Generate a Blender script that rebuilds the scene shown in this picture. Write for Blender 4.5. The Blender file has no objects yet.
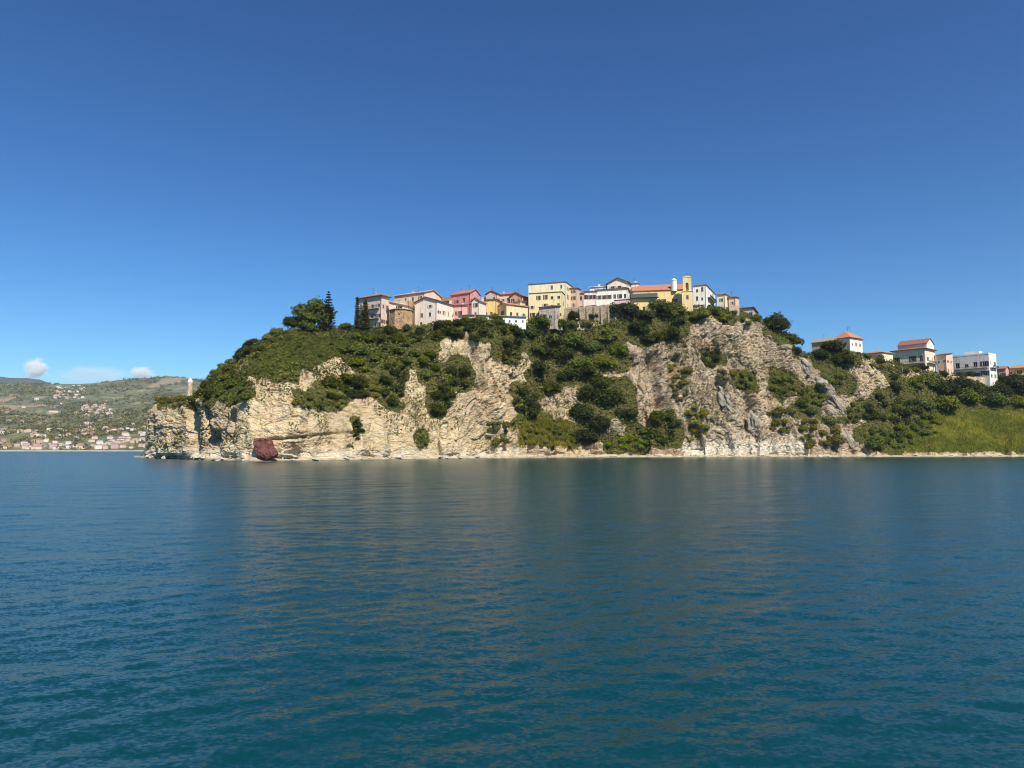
import bpy, bmesh, math, random
import numpy as np
from mathutils import Vector, Matrix

R = math.radians
rng = np.random.default_rng(7)
rnd = random.Random(11)
scene = bpy.context.scene
col = scene.collection

# ------------------------------------------------------------------ camera
F = 720.0; CH = 2.8
PITCH = math.atan(66.0 / F)
cp, sp = math.cos(PITCH), math.sin(PITCH)
cam = bpy.data.cameras.new('camera'); camo = bpy.data.objects.new('camera', cam); col.objects.link(camo)
cam.sensor_width = 36.0; cam.lens = F / 1024 * 36.0
cam.clip_start = 0.1; cam.clip_end = 40000
camo.location = (0, 0, CH); camo.rotation_euler = (math.pi / 2 + PITCH, 0, 0)
scene.camera = camo

def at(px, py, Y):
    """world point at forward distance Y seen at picture position px, py"""
    a = (np.asarray(px, float) - 512) / F; b = (384 - np.asarray(py, float)) / F
    dy = cp - b * sp; dz = sp + b * cp
    return a / dy * Y, np.asarray(Y, float) + 0 * a, CH + dz / dy * Y
def proj(x, y, z):
    zz = z - CH
    d = y * cp + zz * sp; u = -y * sp + zz * cp
    return 512 + F * x / d, 384 - F * u / d

# ------------------------------------------------------------------ colour and material helpers
def lin(r, g, b, k=1.0):
    f = lambda c: (c / 255 / 12.92 if c / 255 <= 0.04045 else ((c / 255 + 0.055) / 1.055) ** 2.4) * k
    return (f(r), f(g), f(b), 1.0)
class NT:
    def __init__(self, name):
        self.m = bpy.data.materials.new(name); self.m.use_nodes = True
        self.t = self.m.node_tree; self.t.nodes.clear()
        self.out = self.t.nodes.new('ShaderNodeOutputMaterial')
    def n(self, kind, **kw):
        nd = self.t.nodes.new(kind)
        for k, v in kw.items():
            if k.startswith('i_'):
                key = k[2:]
                nd.inputs[int(key) if key.isdigit() else key.replace('_', ' ')].default_value = v
            else: setattr(nd, k, v)
        return nd
    def l(self, a, b): self.t.links.new(a, b)
    def noise(self, scale, detail=4, rough=0.55, vec=None):
        nd = self.n('ShaderNodeTexNoise', i_Scale=scale, i_Detail=detail, i_Roughness=rough)
        if vec is not None: self.l(vec, nd.inputs['Vector'])
        return nd.outputs['Fac']
    def ramp(self, fac, stops):
        nd = self.n('ShaderNodeValToRGB'); e = nd.color_ramp.elements
        while len(e) < len(stops): e.new(0.5)
        for s, (p, c) in zip(e, stops): s.position = p; s.color = c
        self.l(fac, nd.inputs['Fac']); return nd.outputs['Color']
    def mix(self, fac, a, b, mode='MIX'):
        nd = self.n('ShaderNodeMix', data_type='RGBA', blend_type=mode)
        for sock, v in ((nd.inputs[0], fac), (nd.inputs[6], a), (nd.inputs[7], b)):
            if isinstance(v, (float, int)): sock.default_value = v
            elif isinstance(v, tuple): sock.default_value = v
            else: self.l(v, sock)
        return nd.outputs[2]
    def mth(self, op, a, b=0.0, clamp=False):
        nd = self.n('ShaderNodeMath', operation=op, use_clamp=clamp)
        for i, v in enumerate((a, b)):
            if isinstance(v, (float, int)): nd.inputs[i].default_value = v
            else: self.l(v, nd.inputs[i])
        return nd.outputs[0]
    def obj(self, scale=(1, 1, 1), rot=(0, 0, 0), kind='Object'):
        tc = self.n('ShaderNodeTexCoord'); mp = self.n('ShaderNodeMapping')
        mp.inputs['Scale'].default_value = scale; mp.inputs['Rotation'].default_value = rot
        self.l(tc.outputs[kind], mp.inputs['Vector']); return mp.outputs['Vector']
    def attr(self, name): return self.n('ShaderNodeAttribute', attribute_name=name)
    def bump(self, h, strength=0.5, dist=0.1, normal=None):
        nd = self.n('ShaderNodeBump', i_Strength=strength, i_Distance=dist); self.l(h, nd.inputs['Height'])
        if normal is not None: self.l(normal, nd.inputs['Normal'])
        return nd.outputs['Normal']
    def bsdf(self, color, rough=0.8, normal=None, spec=0.3, **kw):
        p = self.n('ShaderNodeBsdfPrincipled'); p.inputs['Roughness'].default_value = rough
        p.inputs['Specular IOR Level'].default_value = spec
        for k, v in kw.items(): p.inputs[k.replace('_', ' ')].default_value = v
        if isinstance(color, tuple): p.inputs['Base Color'].default_value = color
        else: self.l(color, p.inputs['Base Color'])
        if normal is not None: self.l(normal, p.inputs['Normal'])
        self.l(p.outputs[0], self.out.inputs['Surface']); return p

_cache = {}
def plaster(rgb, rough=0.9, worn=0.5):
    key = ('plaster', rgb, worn)
    if key in _cache: return _cache[key]
    t = NT('plaster'); v = t.obj()
    n1 = t.noise(0.45, 5, 0.6, v); n2 = t.noise(3.0, 4, 0.6, v)
    n3 = t.noise(1.0, 4, 0.6, t.obj(scale=(1.6, 1.6, 0.18)))
    c = lin(*rgb)
    dk = tuple(x * y for x, y in zip(c[:3], (0.62, 0.58, 0.54))) + (1,)
    lt = tuple(min(0.82, x * 1.12 + 0.02) for x in c[:3]) + (1,)
    a = t.mix(t.mth('MULTIPLY', n1, 1.0), lt, c)
    st = t.ramp(n3, [(0.48, (0, 0, 0, 1)), (0.72, (1, 1, 1, 1))])
    b = t.mix(t.mth('MULTIPLY', st, worn * 1.3), a, dk)
    st2 = t.ramp(n2, [(0.5, (0, 0, 0, 1)), (0.8, (1, 1, 1, 1))])
    b = t.mix(t.mth('MULTIPLY', st2, worn), b, dk)
    t.bsdf(b, rough, t.bump(n2, 0.3, 0.03)); _cache[key] = t.m; return t.m
def tiles(rgb):
    key = ('tiles', rgb)
    if key in _cache: return _cache[key]
    t = NT('roof_tiles'); v = t.obj()
    w = t.n('ShaderNodeTexWave', wave_type='BANDS', bands_direction='DIAGONAL', i_Scale=1.2, i_Distortion=0.6, i_Detail=1.0); t.l(v, w.inputs['Vector'])
    n1 = t.noise(1.1, 4, 0.6, v); n2 = t.noise(6, 3, 0.6, v)
    c = tuple(x * .68 + y * .32 for x, y in zip(lin(*rgb), (.31, .20, .11, 1))); dk = tuple(x * 0.6 for x in c[:3]) + (1,); lt = tuple(min(.8, x * 1.25 + .02) for x in c[:3]) + (1,)
    grey = (0.17, 0.15, 0.12, 1)
    a = t.mix(n2, dk, lt); a = t.mix(0.45, a, c)
    a = t.mix(t.ramp(n1, [(0.5, (0, 0, 0, 1)), (0.75, (.6, .6, .6, 1))]), a, grey)
    t.bsdf(a, 0.85, t.bump(w.outputs['Fac'], 0.6, 0.06)); _cache[key] = t.m; return t.m
def plain(name, rgb, rough=0.6, spec=0.4, metal=0.0):
    key = (name, rgb)
    if key in _cache: return _cache[key]
    t = NT(name); n = t.noise(2.5, 3, 0.6, t.obj()); c = lin(*rgb)
    a = t.mix(n, tuple(x * 0.75 for x in c[:3]) + (1,), tuple(min(.85, x * 1.2) for x in c[:3]) + (1,))
    t.bsdf(a, rough, spec=spec, Metallic=metal); _cache[key] = t.m; return t.m
def stonework(rgb=(150, 130, 105)):
    key = ('stone', rgb)
    if key in _cache: return _cache[key]
    t = NT('stonework'); v = t.obj()
    vo = t.n('ShaderNodeTexVoronoi', i_Scale=2.2); t.l(v, vo.inputs['Vector'])
    n = t.noise(0.6, 5, 0.6, v); n2 = t.noise(5, 3, 0.6, v); c = lin(*rgb)
    cell = t.n('ShaderNodeSeparateColor'); t.l(vo.outputs['Color'], cell.inputs[0])
    a = t.mix(cell.outputs[0], tuple(x * .6 for x in c[:3]) + (1,), tuple(min(.7, x * 1.35) for x in c[:3]) + (1,))
    a = t.mix(t.mth('MULTIPLY', n2, .5), a, c)
    a = t.mix(t.ramp(n, [(0.5, (0, 0, 0, 1)), (0.7, (.7, .7, .7, 1))]), a, (0.10, 0.09, 0.06, 1))
    t.bsdf(a, 0.95, t.bump(vo.outputs['Distance'], 0.8, 0.12)); _cache[key] = t.m; return t.m
def glass():
    if 'glass' in _cache: return _cache['glass']
    t = NT('window_glass'); t.bsdf((0.012, 0.014, 0.016, 1), 0.12, spec=0.5); _cache['glass'] = t.m; return t.m

# ------------------------------------------------------------------ object helpers
def tag(o, label=None, cat=None, group=None, kind=None):
    if label: o['label'] = label
    if cat: o['category'] = cat
    if group: o['group'] = group
    if kind: o['kind'] = kind
    return o
def empty(name, loc=(0, 0, 0), rz=0.0):
    o = bpy.data.objects.new(name, None); o.empty_display_size = 0.5
    col.objects.link(o); o.location = loc; o.rotation_euler = (0, 0, rz); return o
def link(name, me, mat=None, parent=None, loc=None, rz=None):
    o = bpy.data.objects.new(name, me); col.objects.link(o)
    if mat is not None and not me.materials: me.materials.append(mat)
    if parent is not None: o.parent = parent
    if loc is not None: o.location = loc
    if rz is not None: o.rotation_euler = (0, 0, rz)
    return o
def mesh_np(name, V, Fq, mat=None, smooth=False):
    V = np.ascontiguousarray(V, np.float32); Fq = np.ascontiguousarray(Fq, np.int32)
    me = bpy.data.meshes.new(name); n, k = Fq.shape
    me.vertices.add(len(V)); me.vertices.foreach_set('co', V.ravel())
    me.loops.add(n * k); me.loops.foreach_set('vertex_index', Fq.ravel())
    me.polygons.add(n); me.polygons.foreach_set('loop_start', np.arange(n, dtype=np.int32) * k)
    me.polygons.foreach_set('use_smooth', np.full(n, smooth))
    me.update(calc_edges=True); me.validate()
    if mat: me.materials.append(mat)
    return me
def set_color(me, name, C):
    a = me.color_attributes.new(name, 'FLOAT_COLOR', 'POINT')
    A = np.ones((len(C), 4), np.float32); A[:, :C.shape[1]] = C
    a.data.foreach_set('color', A.ravel())
def bm_mesh(name, bm, mat=None, smooth=False):
    bmesh.ops.remove_doubles(bm, verts=bm.verts, dist=1e-4)
    bmesh.ops.recalc_face_normals(bm, faces=bm.faces)
    me = bpy.data.meshes.new(name); bm.to_mesh(me); bm.free()
    if smooth: me.polygons.foreach_set('use_smooth', np.full(len(me.polygons), True))
    if mat: me.materials.append(mat)
    return me
def add_box(bm, x0, x1, y0, y1, z0, z1):
    vs = [bm.verts.new(p) for p in ((x0, y0, z0), (x1, y0, z0), (x1, y1, z0), (x0, y1, z0), (x0, y0, z1), (x1, y0, z1), (x1, y1, z1), (x0, y1, z1))]
    for f in ((3, 2, 1, 0), (4, 5, 6, 7), (0, 1, 5, 4), (1, 2, 6, 5), (2, 3, 7, 6), (3, 0, 4, 7)): bm.faces.new([vs[i] for i in f])
def box_mesh(name, *a, mat=None):
    bm = bmesh.new(); add_box(bm, *a); return bm_mesh(name, bm, mat)
def add_tube(bm, p0, p1, r0, r1, seg=7):
    p0 = Vector(p0); p1 = Vector(p1); d = (p1 - p0).normalized()
    u = d.orthogonal().normalized(); w = d.cross(u)
    rings = []
    for p, r in ((p0, r0), (p1, r1)):
        rings.append([bm.verts.new(p + u * (r * math.cos(2 * math.pi * i / seg)) + w * (r * math.sin(2 * math.pi * i / seg))) for i in range(seg)])
    for i in range(seg): bm.faces.new((rings[0][i], rings[0][(i + 1) % seg], rings[1][(i + 1) % seg], rings[1][i]))
    bm.faces.new(rings[1]); bm.faces.new(rings[0][::-1])
def copy_tree(o, parent=None):
    c = o.copy(); col.objects.link(c)
    if parent is not None: c.parent = parent
    for ch in list(o.children): copy_tree(ch, c)
    return c

# ------------------------------------------------------------------ noise
def _h(ix, iy, iz, s):
    h = (ix * 374761393 + iy * 668265263 + iz * 2147483647 + s * 974634777) & 0xFFFFFFFF
    h = ((h ^ (h >> 13)) * 1274126177) & 0xFFFFFFFF
    h = ((h ^ (h >> 16)) * 2246822519) & 0xFFFFFFFF
    return ((h ^ (h >> 15)) & 0xFFFFFF) / float(0xFFFFFF)
def vnoise(P, s=0):
    i = np.floor(P).astype(np.int64); f = P - i; f = f * f * f * (f * (f * 6 - 15) + 10)
    r = 0
    for dx in (0, 1):
        for dy in (0, 1):
            for dz in (0, 1):
                w = (f[:, 0] if dx else 1 - f[:, 0]) * (f[:, 1] if dy else 1 - f[:, 1]) * (f[:, 2] if dz else 1 - f[:, 2])
                r = r + w * _h(i[:, 0] + dx, i[:, 1] + dy, i[:, 2] + dz, s)
    return r * 2 - 1
def fbm(P, o=4, s=0, g=0.5):
    r = 0; a = 1
    for k in range(o): r = r + a * vnoise(P * 2.03 ** k + 17.3 * k, s + k); a *= g
    return r
def cells(P, s=0):
    """random value of the nearest feature point, and F2-F1"""
    i = np.floor(P).astype(np.int64)
    d1 = np.full(len(P), 1e9); d2 = np.full(len(P), 1e9); val = np.zeros(len(P))
    for dx in (-1, 0, 1):
        for dy in (-1, 0, 1):
            for dz in (-1, 0, 1):
                a, b, c = i[:, 0] + dx, i[:, 1] + dy, i[:, 2] + dz
                q = np.stack([a + _h(a, b, c, s), b + _h(a, b, c, s + 1), c + _h(a, b, c, s + 2)], 1)
                d = ((q - P) ** 2).sum(1); v = _h(a, b, c, s + 3)
                m = d < d1
                d2 = np.where(m, d1, np.minimum(d2, d)); val = np.where(m, v, val); d1 = np.where(m, d, d1)
    return val * 2 - 1, np.sqrt(d2) - np.sqrt(d1)

# ------------------------------------------------------------------ light, sky
SUN_AZ, SUN_EL = 154.0, 49.0
world = bpy.data.worlds.new("World"); scene.world = world; world.use_nodes = True
wt = world.node_tree; bg = wt.nodes['Background']
sky = wt.nodes.new('ShaderNodeTexSky'); sky.sky_type = 'NISHITA'; sky.sun_disc = False
sky.sun_elevation = R(SUN_EL); sky.sun_rotation = R(SUN_AZ); sky.altitude = 0
sky.air_density = 1.0; sky.dust_density = 0.0; sky.ozone_density = 7.0
hsv = wt.nodes.new('ShaderNodeHueSaturation'); hsv.inputs['Saturation'].default_value = 1.14; hsv.inputs['Hue'].default_value = 0.503
gam = wt.nodes.new('ShaderNodeGamma'); gam.inputs['Gamma'].default_value = 1.34
wt.links.new(sky.outputs[0], hsv.inputs['Color']); wt.links.new(hsv.outputs[0], gam.inputs['Color']); tin = wt.nodes.new('ShaderNodeMix'); tin.data_type = 'RGBA'; tin.blend_type = 'MULTIPLY'; tin.inputs[0].default_value = 1.0; tin.inputs[7].default_value = (0.76, 0.87, 0.77, 1)
wt.links.new(gam.outputs[0], tin.inputs[6]); wt.links.new(tin.outputs[2], bg.inputs[0]); bg.inputs[1].default_value = 0.066
sun = bpy.data.lights.new('sun', 'SUN'); sun.energy = 5.0; sun.angle = R(0.53); sun.color = (1.0, 0.93, 0.81)
suno = bpy.data.objects.new('sun', sun); col.objects.link(suno)
sd = Vector((math.sin(R(SUN_AZ)) * math.cos(R(SUN_EL)), math.cos(R(SUN_AZ)) * math.cos(R(SUN_EL)), math.sin(R(SUN_EL))))
suno.rotation_euler = sd.to_track_quat('Z', 'Y').to_euler(); suno.location = sd * 400
scene.view_settings.view_transform = 'Standard'; scene.view_settings.look = 'None'
scene.view_settings.exposure = 0.45; scene.view_settings.gamma = 1.0
scene.render.engine = 'CYCLES'
scene.cycles.max_bounces = 10; scene.cycles.diffuse_bounces = 2; scene.cycles.glossy_bounces = 2
scene.cycles.transmission_bounces = 2; scene.cycles.volume_bounces = 8; scene.cycles.transparent_max_bounces = 4
scene.cycles.use_denoising = True; scene.cycles.filter_width = 1.05; scene.cycles.sample_clamp_indirect = 3.0; scene.cycles.sample_clamp_direct = 12.0
scene.cycles.caustics_reflective = False; scene.cycles.caustics_refractive = False

# ------------------------------------------------------------------ vegetation list (picture boxes on the hillside)
# x0, y0, x1, y1, r_min, r_max, kind, species, label, group
CL = [
 (154, 391, 188, 407, 5, 7, 'bush', 'olive', 'rounded olive green bush capping the detached rock knob at the cape', 'bushes capping the rock knob'),
 (196, 378, 214, 402, 6, 9, 'bush', 'dark', 'dark bush on the steep edge just inland of the small tower', 'dark bushes beside the small tower'),
 (206, 352, 236, 380, 6, 9, 'bush', 'olive', 'dusky bush on the skyline of the bare western shoulder', 'bushes along the western skyline'),
 (230, 334, 268, 360, 6, 9, 'bush', 'dark', 'dark skyline bush above the bright ivy slope', 'dark bushes above the ivy slope'),
 (262, 325, 286, 345, 5, 8, 'bush', 'olive', 'small olive bush below the big umbrella shaped tree', 'olive bushes below the umbrella tree'),
 (212, 376, 252, 404, 7, 11, 'bush', 'green', 'mid green spreading bush under the ivy slope beside bare rock', 'spreading bushes under the ivy slope'),
 (270, 370, 300, 382, 4, 6, 'bush', 'olive', 'low pale bush scattered on the bare earth below the ivy slope', 'low bushes on the bare earth'),
 (316, 374, 370, 403, 8, 12, 'bush', 'dark', 'dense dark bush in the thicket right above the pale vertical cliff', 'thicket above the pale vertical cliff'),
 (292, 392, 344, 410, 5, 8, 'bush', 'olive', 'low olive bush fringing the top lip of the pale vertical cliff', 'bushes fringing the pale cliff lip'),
 (340, 328, 420, 372, 7, 11, 'bush', 'green', 'green garden bush on the slope below the greyish pink house', 'green bushes below the greyish pink house'),
 (380, 362, 407, 408, 6, 9, 'bush', 'dark', 'dark bush in the strip running down between two bare rock faces', 'dark strip of bushes between rock faces'),
 (374, 322, 426, 346, 6, 9, 'bush', 'dark', 'dark bush right under the stone bastion and peach house', 'bushes under the stone bastion'),
 (419, 346, 440, 380, 7, 10, 'bush', 'green', 'green bush hanging beside the earthy chute under the long white house', 'bushes beside the earthy chute'),
 (444, 362, 471, 391, 8, 12, 'bush', 'dark', 'dark bush in the upper part of the isolated clump on the central cliff', 'upper isolated clump on the central cliff'),
 (429, 382, 454, 416, 7, 10, 'bush', 'dark', 'dark bush in the lower part of the isolated clump on the central cliff', 'lower isolated clump on the central cliff'),
 (428, 318, 494, 344, 7, 10, 'bush', 'dark', 'dark crowned bush on the brow below the red house', 'dark bushes below the red house'),
 (462, 311, 506, 327, 5, 7, 'bush', 'green', 'trimmed green bush along the terrace of the long low white building', 'bushes by the long low white building'),
 (496, 322, 522, 358, 7, 10, 'bush', 'dark', 'dark bush hanging over the top of the striped grey cliff', 'bushes over the striped grey cliff'),
 (484, 418, 510, 446, 5, 7, 'bush', 'olive', 'thin olive bush near the beach left of the wooded gully', 'thin bushes near the beach'),
 (418, 431, 432, 448, 3, 5, 'bush', 'green', 'small green bush growing from a crack near the waterline', 'small bushes in a waterline crack'),
 (353, 418, 362, 440, 3, 4.5, 'bush', 'dark', 'little dark bush wedged in the vertical crack of the pale cliff', 'little bushes in the vertical crack'),
 (520, 318, 572, 352, 8, 12, 'broadleaf_tree', 'green', 'green tree right below the small grey stone house', 'trees below the small grey stone house'),
 (529, 334, 572, 396, 9, 13, 'broadleaf_tree', 'dark', 'dark tree on the left flank of the wooded gully', 'dark trees on the gully flank'),
 (566, 329, 628, 370, 9, 13, 'broadleaf_tree', 'green', 'mid green tree high in the wooded gully below the buttressed wall', 'trees below the buttressed wall'),
 (571, 358, 602, 402, 9, 13, 'broadleaf_tree', 'dark', 'shadowy dark tree in the middle of the wooded gully', 'dark trees in the middle of the gully'),
 (586, 378, 633, 424, 10, 14, 'broadleaf_tree', 'dark', 'large dark tree at the widest part of the wooded gully', 'large dark trees in the gully'),
 (571, 408, 606, 444, 9, 12, 'broadleaf_tree', 'dark', 'dark tree just behind the beach at the foot of the gully', 'dark trees at the foot of the gully'),
 (512, 386, 542, 424, 8, 11, 'bush', 'dark', 'dark bush beside the pale reeds on the gully edge', 'dark bushes beside the reeds'),
 (606, 436, 648, 452, 5, 8, 'bush', 'bright', 'bright lime green bush low behind the beach', 'lime green bushes behind the beach'),
 (622, 424, 648, 446, 5, 8, 'bush', 'green', 'green bush climbing the rock right of the gully foot', 'bushes climbing beside the gully foot'),
 (648, 408, 680, 446, 6, 10, 'bush', 'dark', 'dark bush at the base of the shaded rock wall', 'bushes at the base of the shaded rock wall'),
 (612, 300, 686, 344, 9, 13, 'broadleaf_tree', 'dark', 'broad dark tree on the brow in front of the long yellow church', 'dark trees in front of the yellow church'),
 (684, 306, 738, 322, 6, 9, 'bush', 'green', 'green bush on the brow under the white house beside the bell tower', 'bushes under the white balconied house'),
 (738, 312, 760, 326, 5, 8, 'bush', 'green', 'pale green bush beside the low brown roofed house', 'bushes by the low brown roofed house'),
 (764, 312, 792, 346, 9, 12, 'broadleaf_tree', 'dark', 'big dark tree on the skyline notch beyond the low brown roofed house', 'dark trees at the skyline notch'),
 (784, 334, 806, 356, 7, 9, 'bush', 'dark', 'dark bush trailing down the skyline notch beyond the big dark tree', 'bushes trailing down the notch'),
 (700, 348, 722, 368, 6, 8, 'bush', 'dark', 'dark bush perched on the upper part of the big grey rock face', 'bushes perched on the grey rock face'),
 (715, 364, 736, 382, 5, 8, 'bush', 'olive', 'olive bush on a ledge halfway up the grey rock face', 'bushes on the grey rock ledge'),
 (735, 370, 756, 391, 5, 7, 'bush', 'green', 'green bush right of the ledge below the bare grey dome', 'bushes below the bare grey dome'),
 (668, 340, 690, 404, 4, 6, 'bush', 'olive', 'low olive bush on the grassy streak between two rock faces', 'low bushes on the grassy streak'),
 (684, 402, 710, 444, 6, 9, 'bush', 'yellow', 'yellowish bush tumbling down toward the white limestone foot', 'yellowish bushes above the white limestone'),
 (768, 372, 796, 396, 5, 8, 'bush', 'green', 'green bush between the grey dome and the tilted limestone fins', 'bushes beside the limestone fins'),
 (766, 402, 796, 434, 6, 9, 'bush', 'olive', 'olive bush behind the dark hollow boulder', 'bushes behind the hollow boulder'),
 (795, 386, 824, 416, 5, 8, 'bush', 'green', 'green bush in the dip under the tilted limestone fins', 'bushes under the limestone fins'),
 (796, 416, 842, 450, 6, 9, 'bush', 'olive', 'brownish olive bush close above the shore by the last limestone block', 'bushes by the last limestone block'),
 (813, 340, 853, 370, 8, 12, 'broadleaf_tree', 'dark', 'dark tree below the white house with the orange pyramid roof', 'dark trees below the orange pyramid roof'),
 (852, 352, 890, 369, 6, 8, 'bush', 'olive', 'olive bush under the small house with the low orange roof', 'bushes under the low orange roof'),
 (888, 366, 906, 392, 8, 10, 'bush', 'dark', 'egg shaped dark bush left of the terrace wall', 'egg shaped bushes by the terrace wall'),
 (906, 374, 934, 394, 6, 9, 'bush', 'green', 'green bush under the tan terrace wall', 'bushes under the tan terrace wall'),
 (930, 378, 1030, 398, 8, 12, 'broadleaf_tree', 'dark', 'dark tree in the upper row of the wood below the white flat roofed block', 'upper row of the eastern wood'),
 (920, 394, 1030, 414, 8, 12, 'broadleaf_tree', 'green', 'green tree in the lower row of the wood along the top of the meadow', 'lower row of the eastern wood'),
 (1030, 378, 1120, 414, 9, 12, 'broadleaf_tree', 'dark', 'dark tree beyond the far end of the meadow', 'trees beyond the meadow'),
 (854, 394, 930, 426, 7, 11, 'bush', 'dark', 'dark bush in the tangled hollow left of the meadow', 'tangled hollow left of the meadow'),
 (862, 424, 916, 450, 6, 10, 'bush', 'green', 'green bush at the shore corner of the meadow', 'bushes at the shore corner of the meadow'),
 (816, 372, 846, 392, 6, 9, 'bush', 'green', 'green bush beside the upper limestone fin below the dark trees', 'bushes beside the upper limestone fin'),
 (520, 424, 574, 448, 4, 7, 'bush', 'olive', 'pale olive bush mixed into the reeds at the gully mouth', 'bushes among the reeds'),
 (498, 346, 522, 366, 5, 7, 'bush', 'olive', 'olive bush drooping from the lip of the striped grey cliff', 'bushes drooping from the striped cliff'),
 (474, 384, 477, 387, 4, 4.5, 'bush', 'olive', 'tiny round olive bush alone on the central rock face', None),
 (371, 376, 380, 400, 4, 5.5, 'bush', 'olive', 'olive bush on the bare spur between the thicket and the dark strip', 'bushes on the bare spur'),
 (912, 412, 942, 438, 5, 7, 'bush', 'green', 'green bush on the ragged left edge of the meadow', 'bushes on the ragged meadow edge'),
 (842, 400, 862, 424, 5, 8, 'bush', 'green', 'green bush right of the lower limestone fin', 'bushes right of the lower limestone fin'),
]
GREEN_SLOPE = [(240, 376), (258, 354), (290, 333), (316, 334), (342, 336), (350, 346), (340, 356), (316, 366), (290, 372), (262, 384)]
MEADOW = [(906, 453), (908, 434), (924, 417), (946, 411), (1030, 411), (1160, 412), (1160, 453)]
REEDS = [(516, 449), (520, 424), (540, 412), (566, 416), (576, 434), (576, 450)]
EARTH = [(548, 386), (580, 384), (582, 420), (556, 424), (542, 408)]

X0, Y0m, MW, MH = 100, 260, 1100, 220     # mask raster
def poly_mask(poly):
    gx, gy = np.meshgrid(np.arange(MW) + X0 + .5, np.arange(MH) + Y0m + .5)
    inside = np.zeros(gx.shape, bool); n = len(poly)
    for i in range(n):
        x1, y1 = poly[i]; x2, y2 = poly[(i + 1) % n]
        c = ((y1 > gy) != (y2 > gy)) & (gx < (x2 - x1) * (gy - y1) / ((y2 - y1) or 1e-9) + x1)
        inside ^= c
    return inside.astype(float)
def box_mask(x0, y0, x1, y1):
    gx, gy = np.meshgrid(np.arange(MW) + X0 + .5, np.arange(MH) + Y0m + .5)
    cx, cy, rx, ry = (x0 + x1) / 2, (y0 + y1) / 2, (x1 - x0) / 2 + 2, (y1 - y0) / 2 + 2
    return ((np.abs((gx - cx) / rx) ** 3 + np.abs((gy - cy) / ry) ** 3) < 1).astype(float)
def blur(M, k):
    for ax in (0, 1):
        for _ in range(2):
            c = np.cumsum(np.pad(M, [(k + 1, k) if a == ax else (0, 0) for a in (0, 1)], mode='edge'), axis=ax)
            M = (np.take(c, range(2 * k + 1, c.shape[ax]), axis=ax) - np.take(c, range(0, c.shape[ax] - 2 * k - 1), axis=ax)) / (2 * k + 1)
    return M
VEG = np.zeros((MH, MW))
for c in CL: VEG = np.maximum(VEG, box_mask(*c[:4]) * (0.45 if c[7] in ('olive', 'yellow') and c[0] > 400 else 1.0))
GRS = poly_mask(GREEN_SLOPE); MDW = poly_mask(MEADOW); RDS = poly_mask(REEDS); ERT = poly_mask(EARTH)
VEG = np.maximum(VEG, RDS)
VEGb, GRSb, MDWb, ERTb = blur(VEG, 2), blur(GRS, 2), blur(MDW, 2), blur(ERT, 2)
def look(M, px, py):
    ix = np.clip((px - X0).astype(int), 0, MW - 1); iy = np.clip((py - Y0m).astype(int), 0, MH - 1)
    return M[iy, ix]

# ------------------------------------------------------------------ headland surface
cpx = np.linspace(134, 1170, 1150); NC = len(cpx)
def cv(pts):
    p = np.array(pts, float); return np.interp(cpx, p[:, 0], p[:, 1])
DW = cv([(134, 262), (145, 250), (165, 236), (180, 228), (190, 217), (200, 203), (225, 189), (250, 178), (300, 183), (350, 197), (400, 213), (450, 227), (500, 242), (560, 256), (620, 266), (700, 275), (780, 281), (860, 285), (930, 288), (1024, 292), (1170, 300)])
wob = np.interp(cpx, np.arange(130, 1180, 7), rng.normal(0, 1.3, len(np.arange(130, 1180, 7))))
DW = DW + wob
DB = DW + cv([(134, 2), (190, 2), (250, 5), (300, 5), (400, 5), (520, 9), (620, 9), (690, 8), (720, 5), (840, 6), (880, 7), (1170, 9)]) * np.interp(cpx, np.arange(130, 1180, 9), rng.uniform(.35, 1.25, len(np.arange(130, 1180, 9))))
YB = CH * 0
ZB = cv([(134, .6), (190, .7), (250, 1.1), (500, 1.1), (600, 1.0), (700, .8), (850, .8), (1170, 1.0)]) * np.interp(cpx, np.arange(130, 1180, 11), rng.uniform(.55, 1.25, len(np.arange(130, 1180, 11))))
yc = cv([(134, 470), (147, 450), (149, 432), (153, 414), (160, 408), (188, 409), (196, 405), (225, 405), (250, 397), (270, 386), (285, 381), (300, 396), (320, 409), (345, 409), (372, 398), (392, 378), (410, 360), (430, 350), (470, 345), (500, 344), (520, 350), (560, 340), (600, 338), (640, 333), (665, 328), (690, 320), (715, 318), (740, 322), (765, 334), (780, 346), (800, 362), (820, 372), (850, 368), (885, 374), (900, 384), (940, 396), (1024, 396), (1170, 398)])
DC = cv([(134, 266), (147, 254), (165, 243), (180, 236), (190, 228), (200, 216), (225, 202), (250, 192), (300, 192), (340, 207), (400, 234), (450, 245), (500, 257), (560, 284), (620, 288), (690, 298), (740, 301), (780, 304), (820, 312), (860, 316), (900, 322), (940, 332), (1024, 338), (1170, 346)])
yt = cv([(134, 472), (147, 449), (149, 430), (153, 412), (160, 403), (186, 403), (192, 402), (200, 392), (215, 374), (235, 359), (255, 345), (275, 337), (290, 331), (310, 326), (340, 328), (400, 327), (440, 324), (470, 319), (500, 321), (530, 323), (560, 321), (600, 319), (640, 311), (690, 306), (720, 307), (745, 313), (765, 324), (785, 339), (800, 352), (815, 353), (830, 351), (860, 353), (900, 365), (940, 374), (1024, 381), (1170, 384)])
DT = cv([(134, 276), (147, 266), (165, 256), (180, 250), (190, 244), (200, 238), (225, 236), (250, 238), (275, 243), (300, 248), (350, 253), (400, 255), (440, 258), (480, 265), (540, 275), (600, 292), (640, 297), (690, 303), (740, 306), (785, 310), (815, 317), (860, 322), (900, 328), (950, 342), (1024, 348), (1170, 356)])
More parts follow.
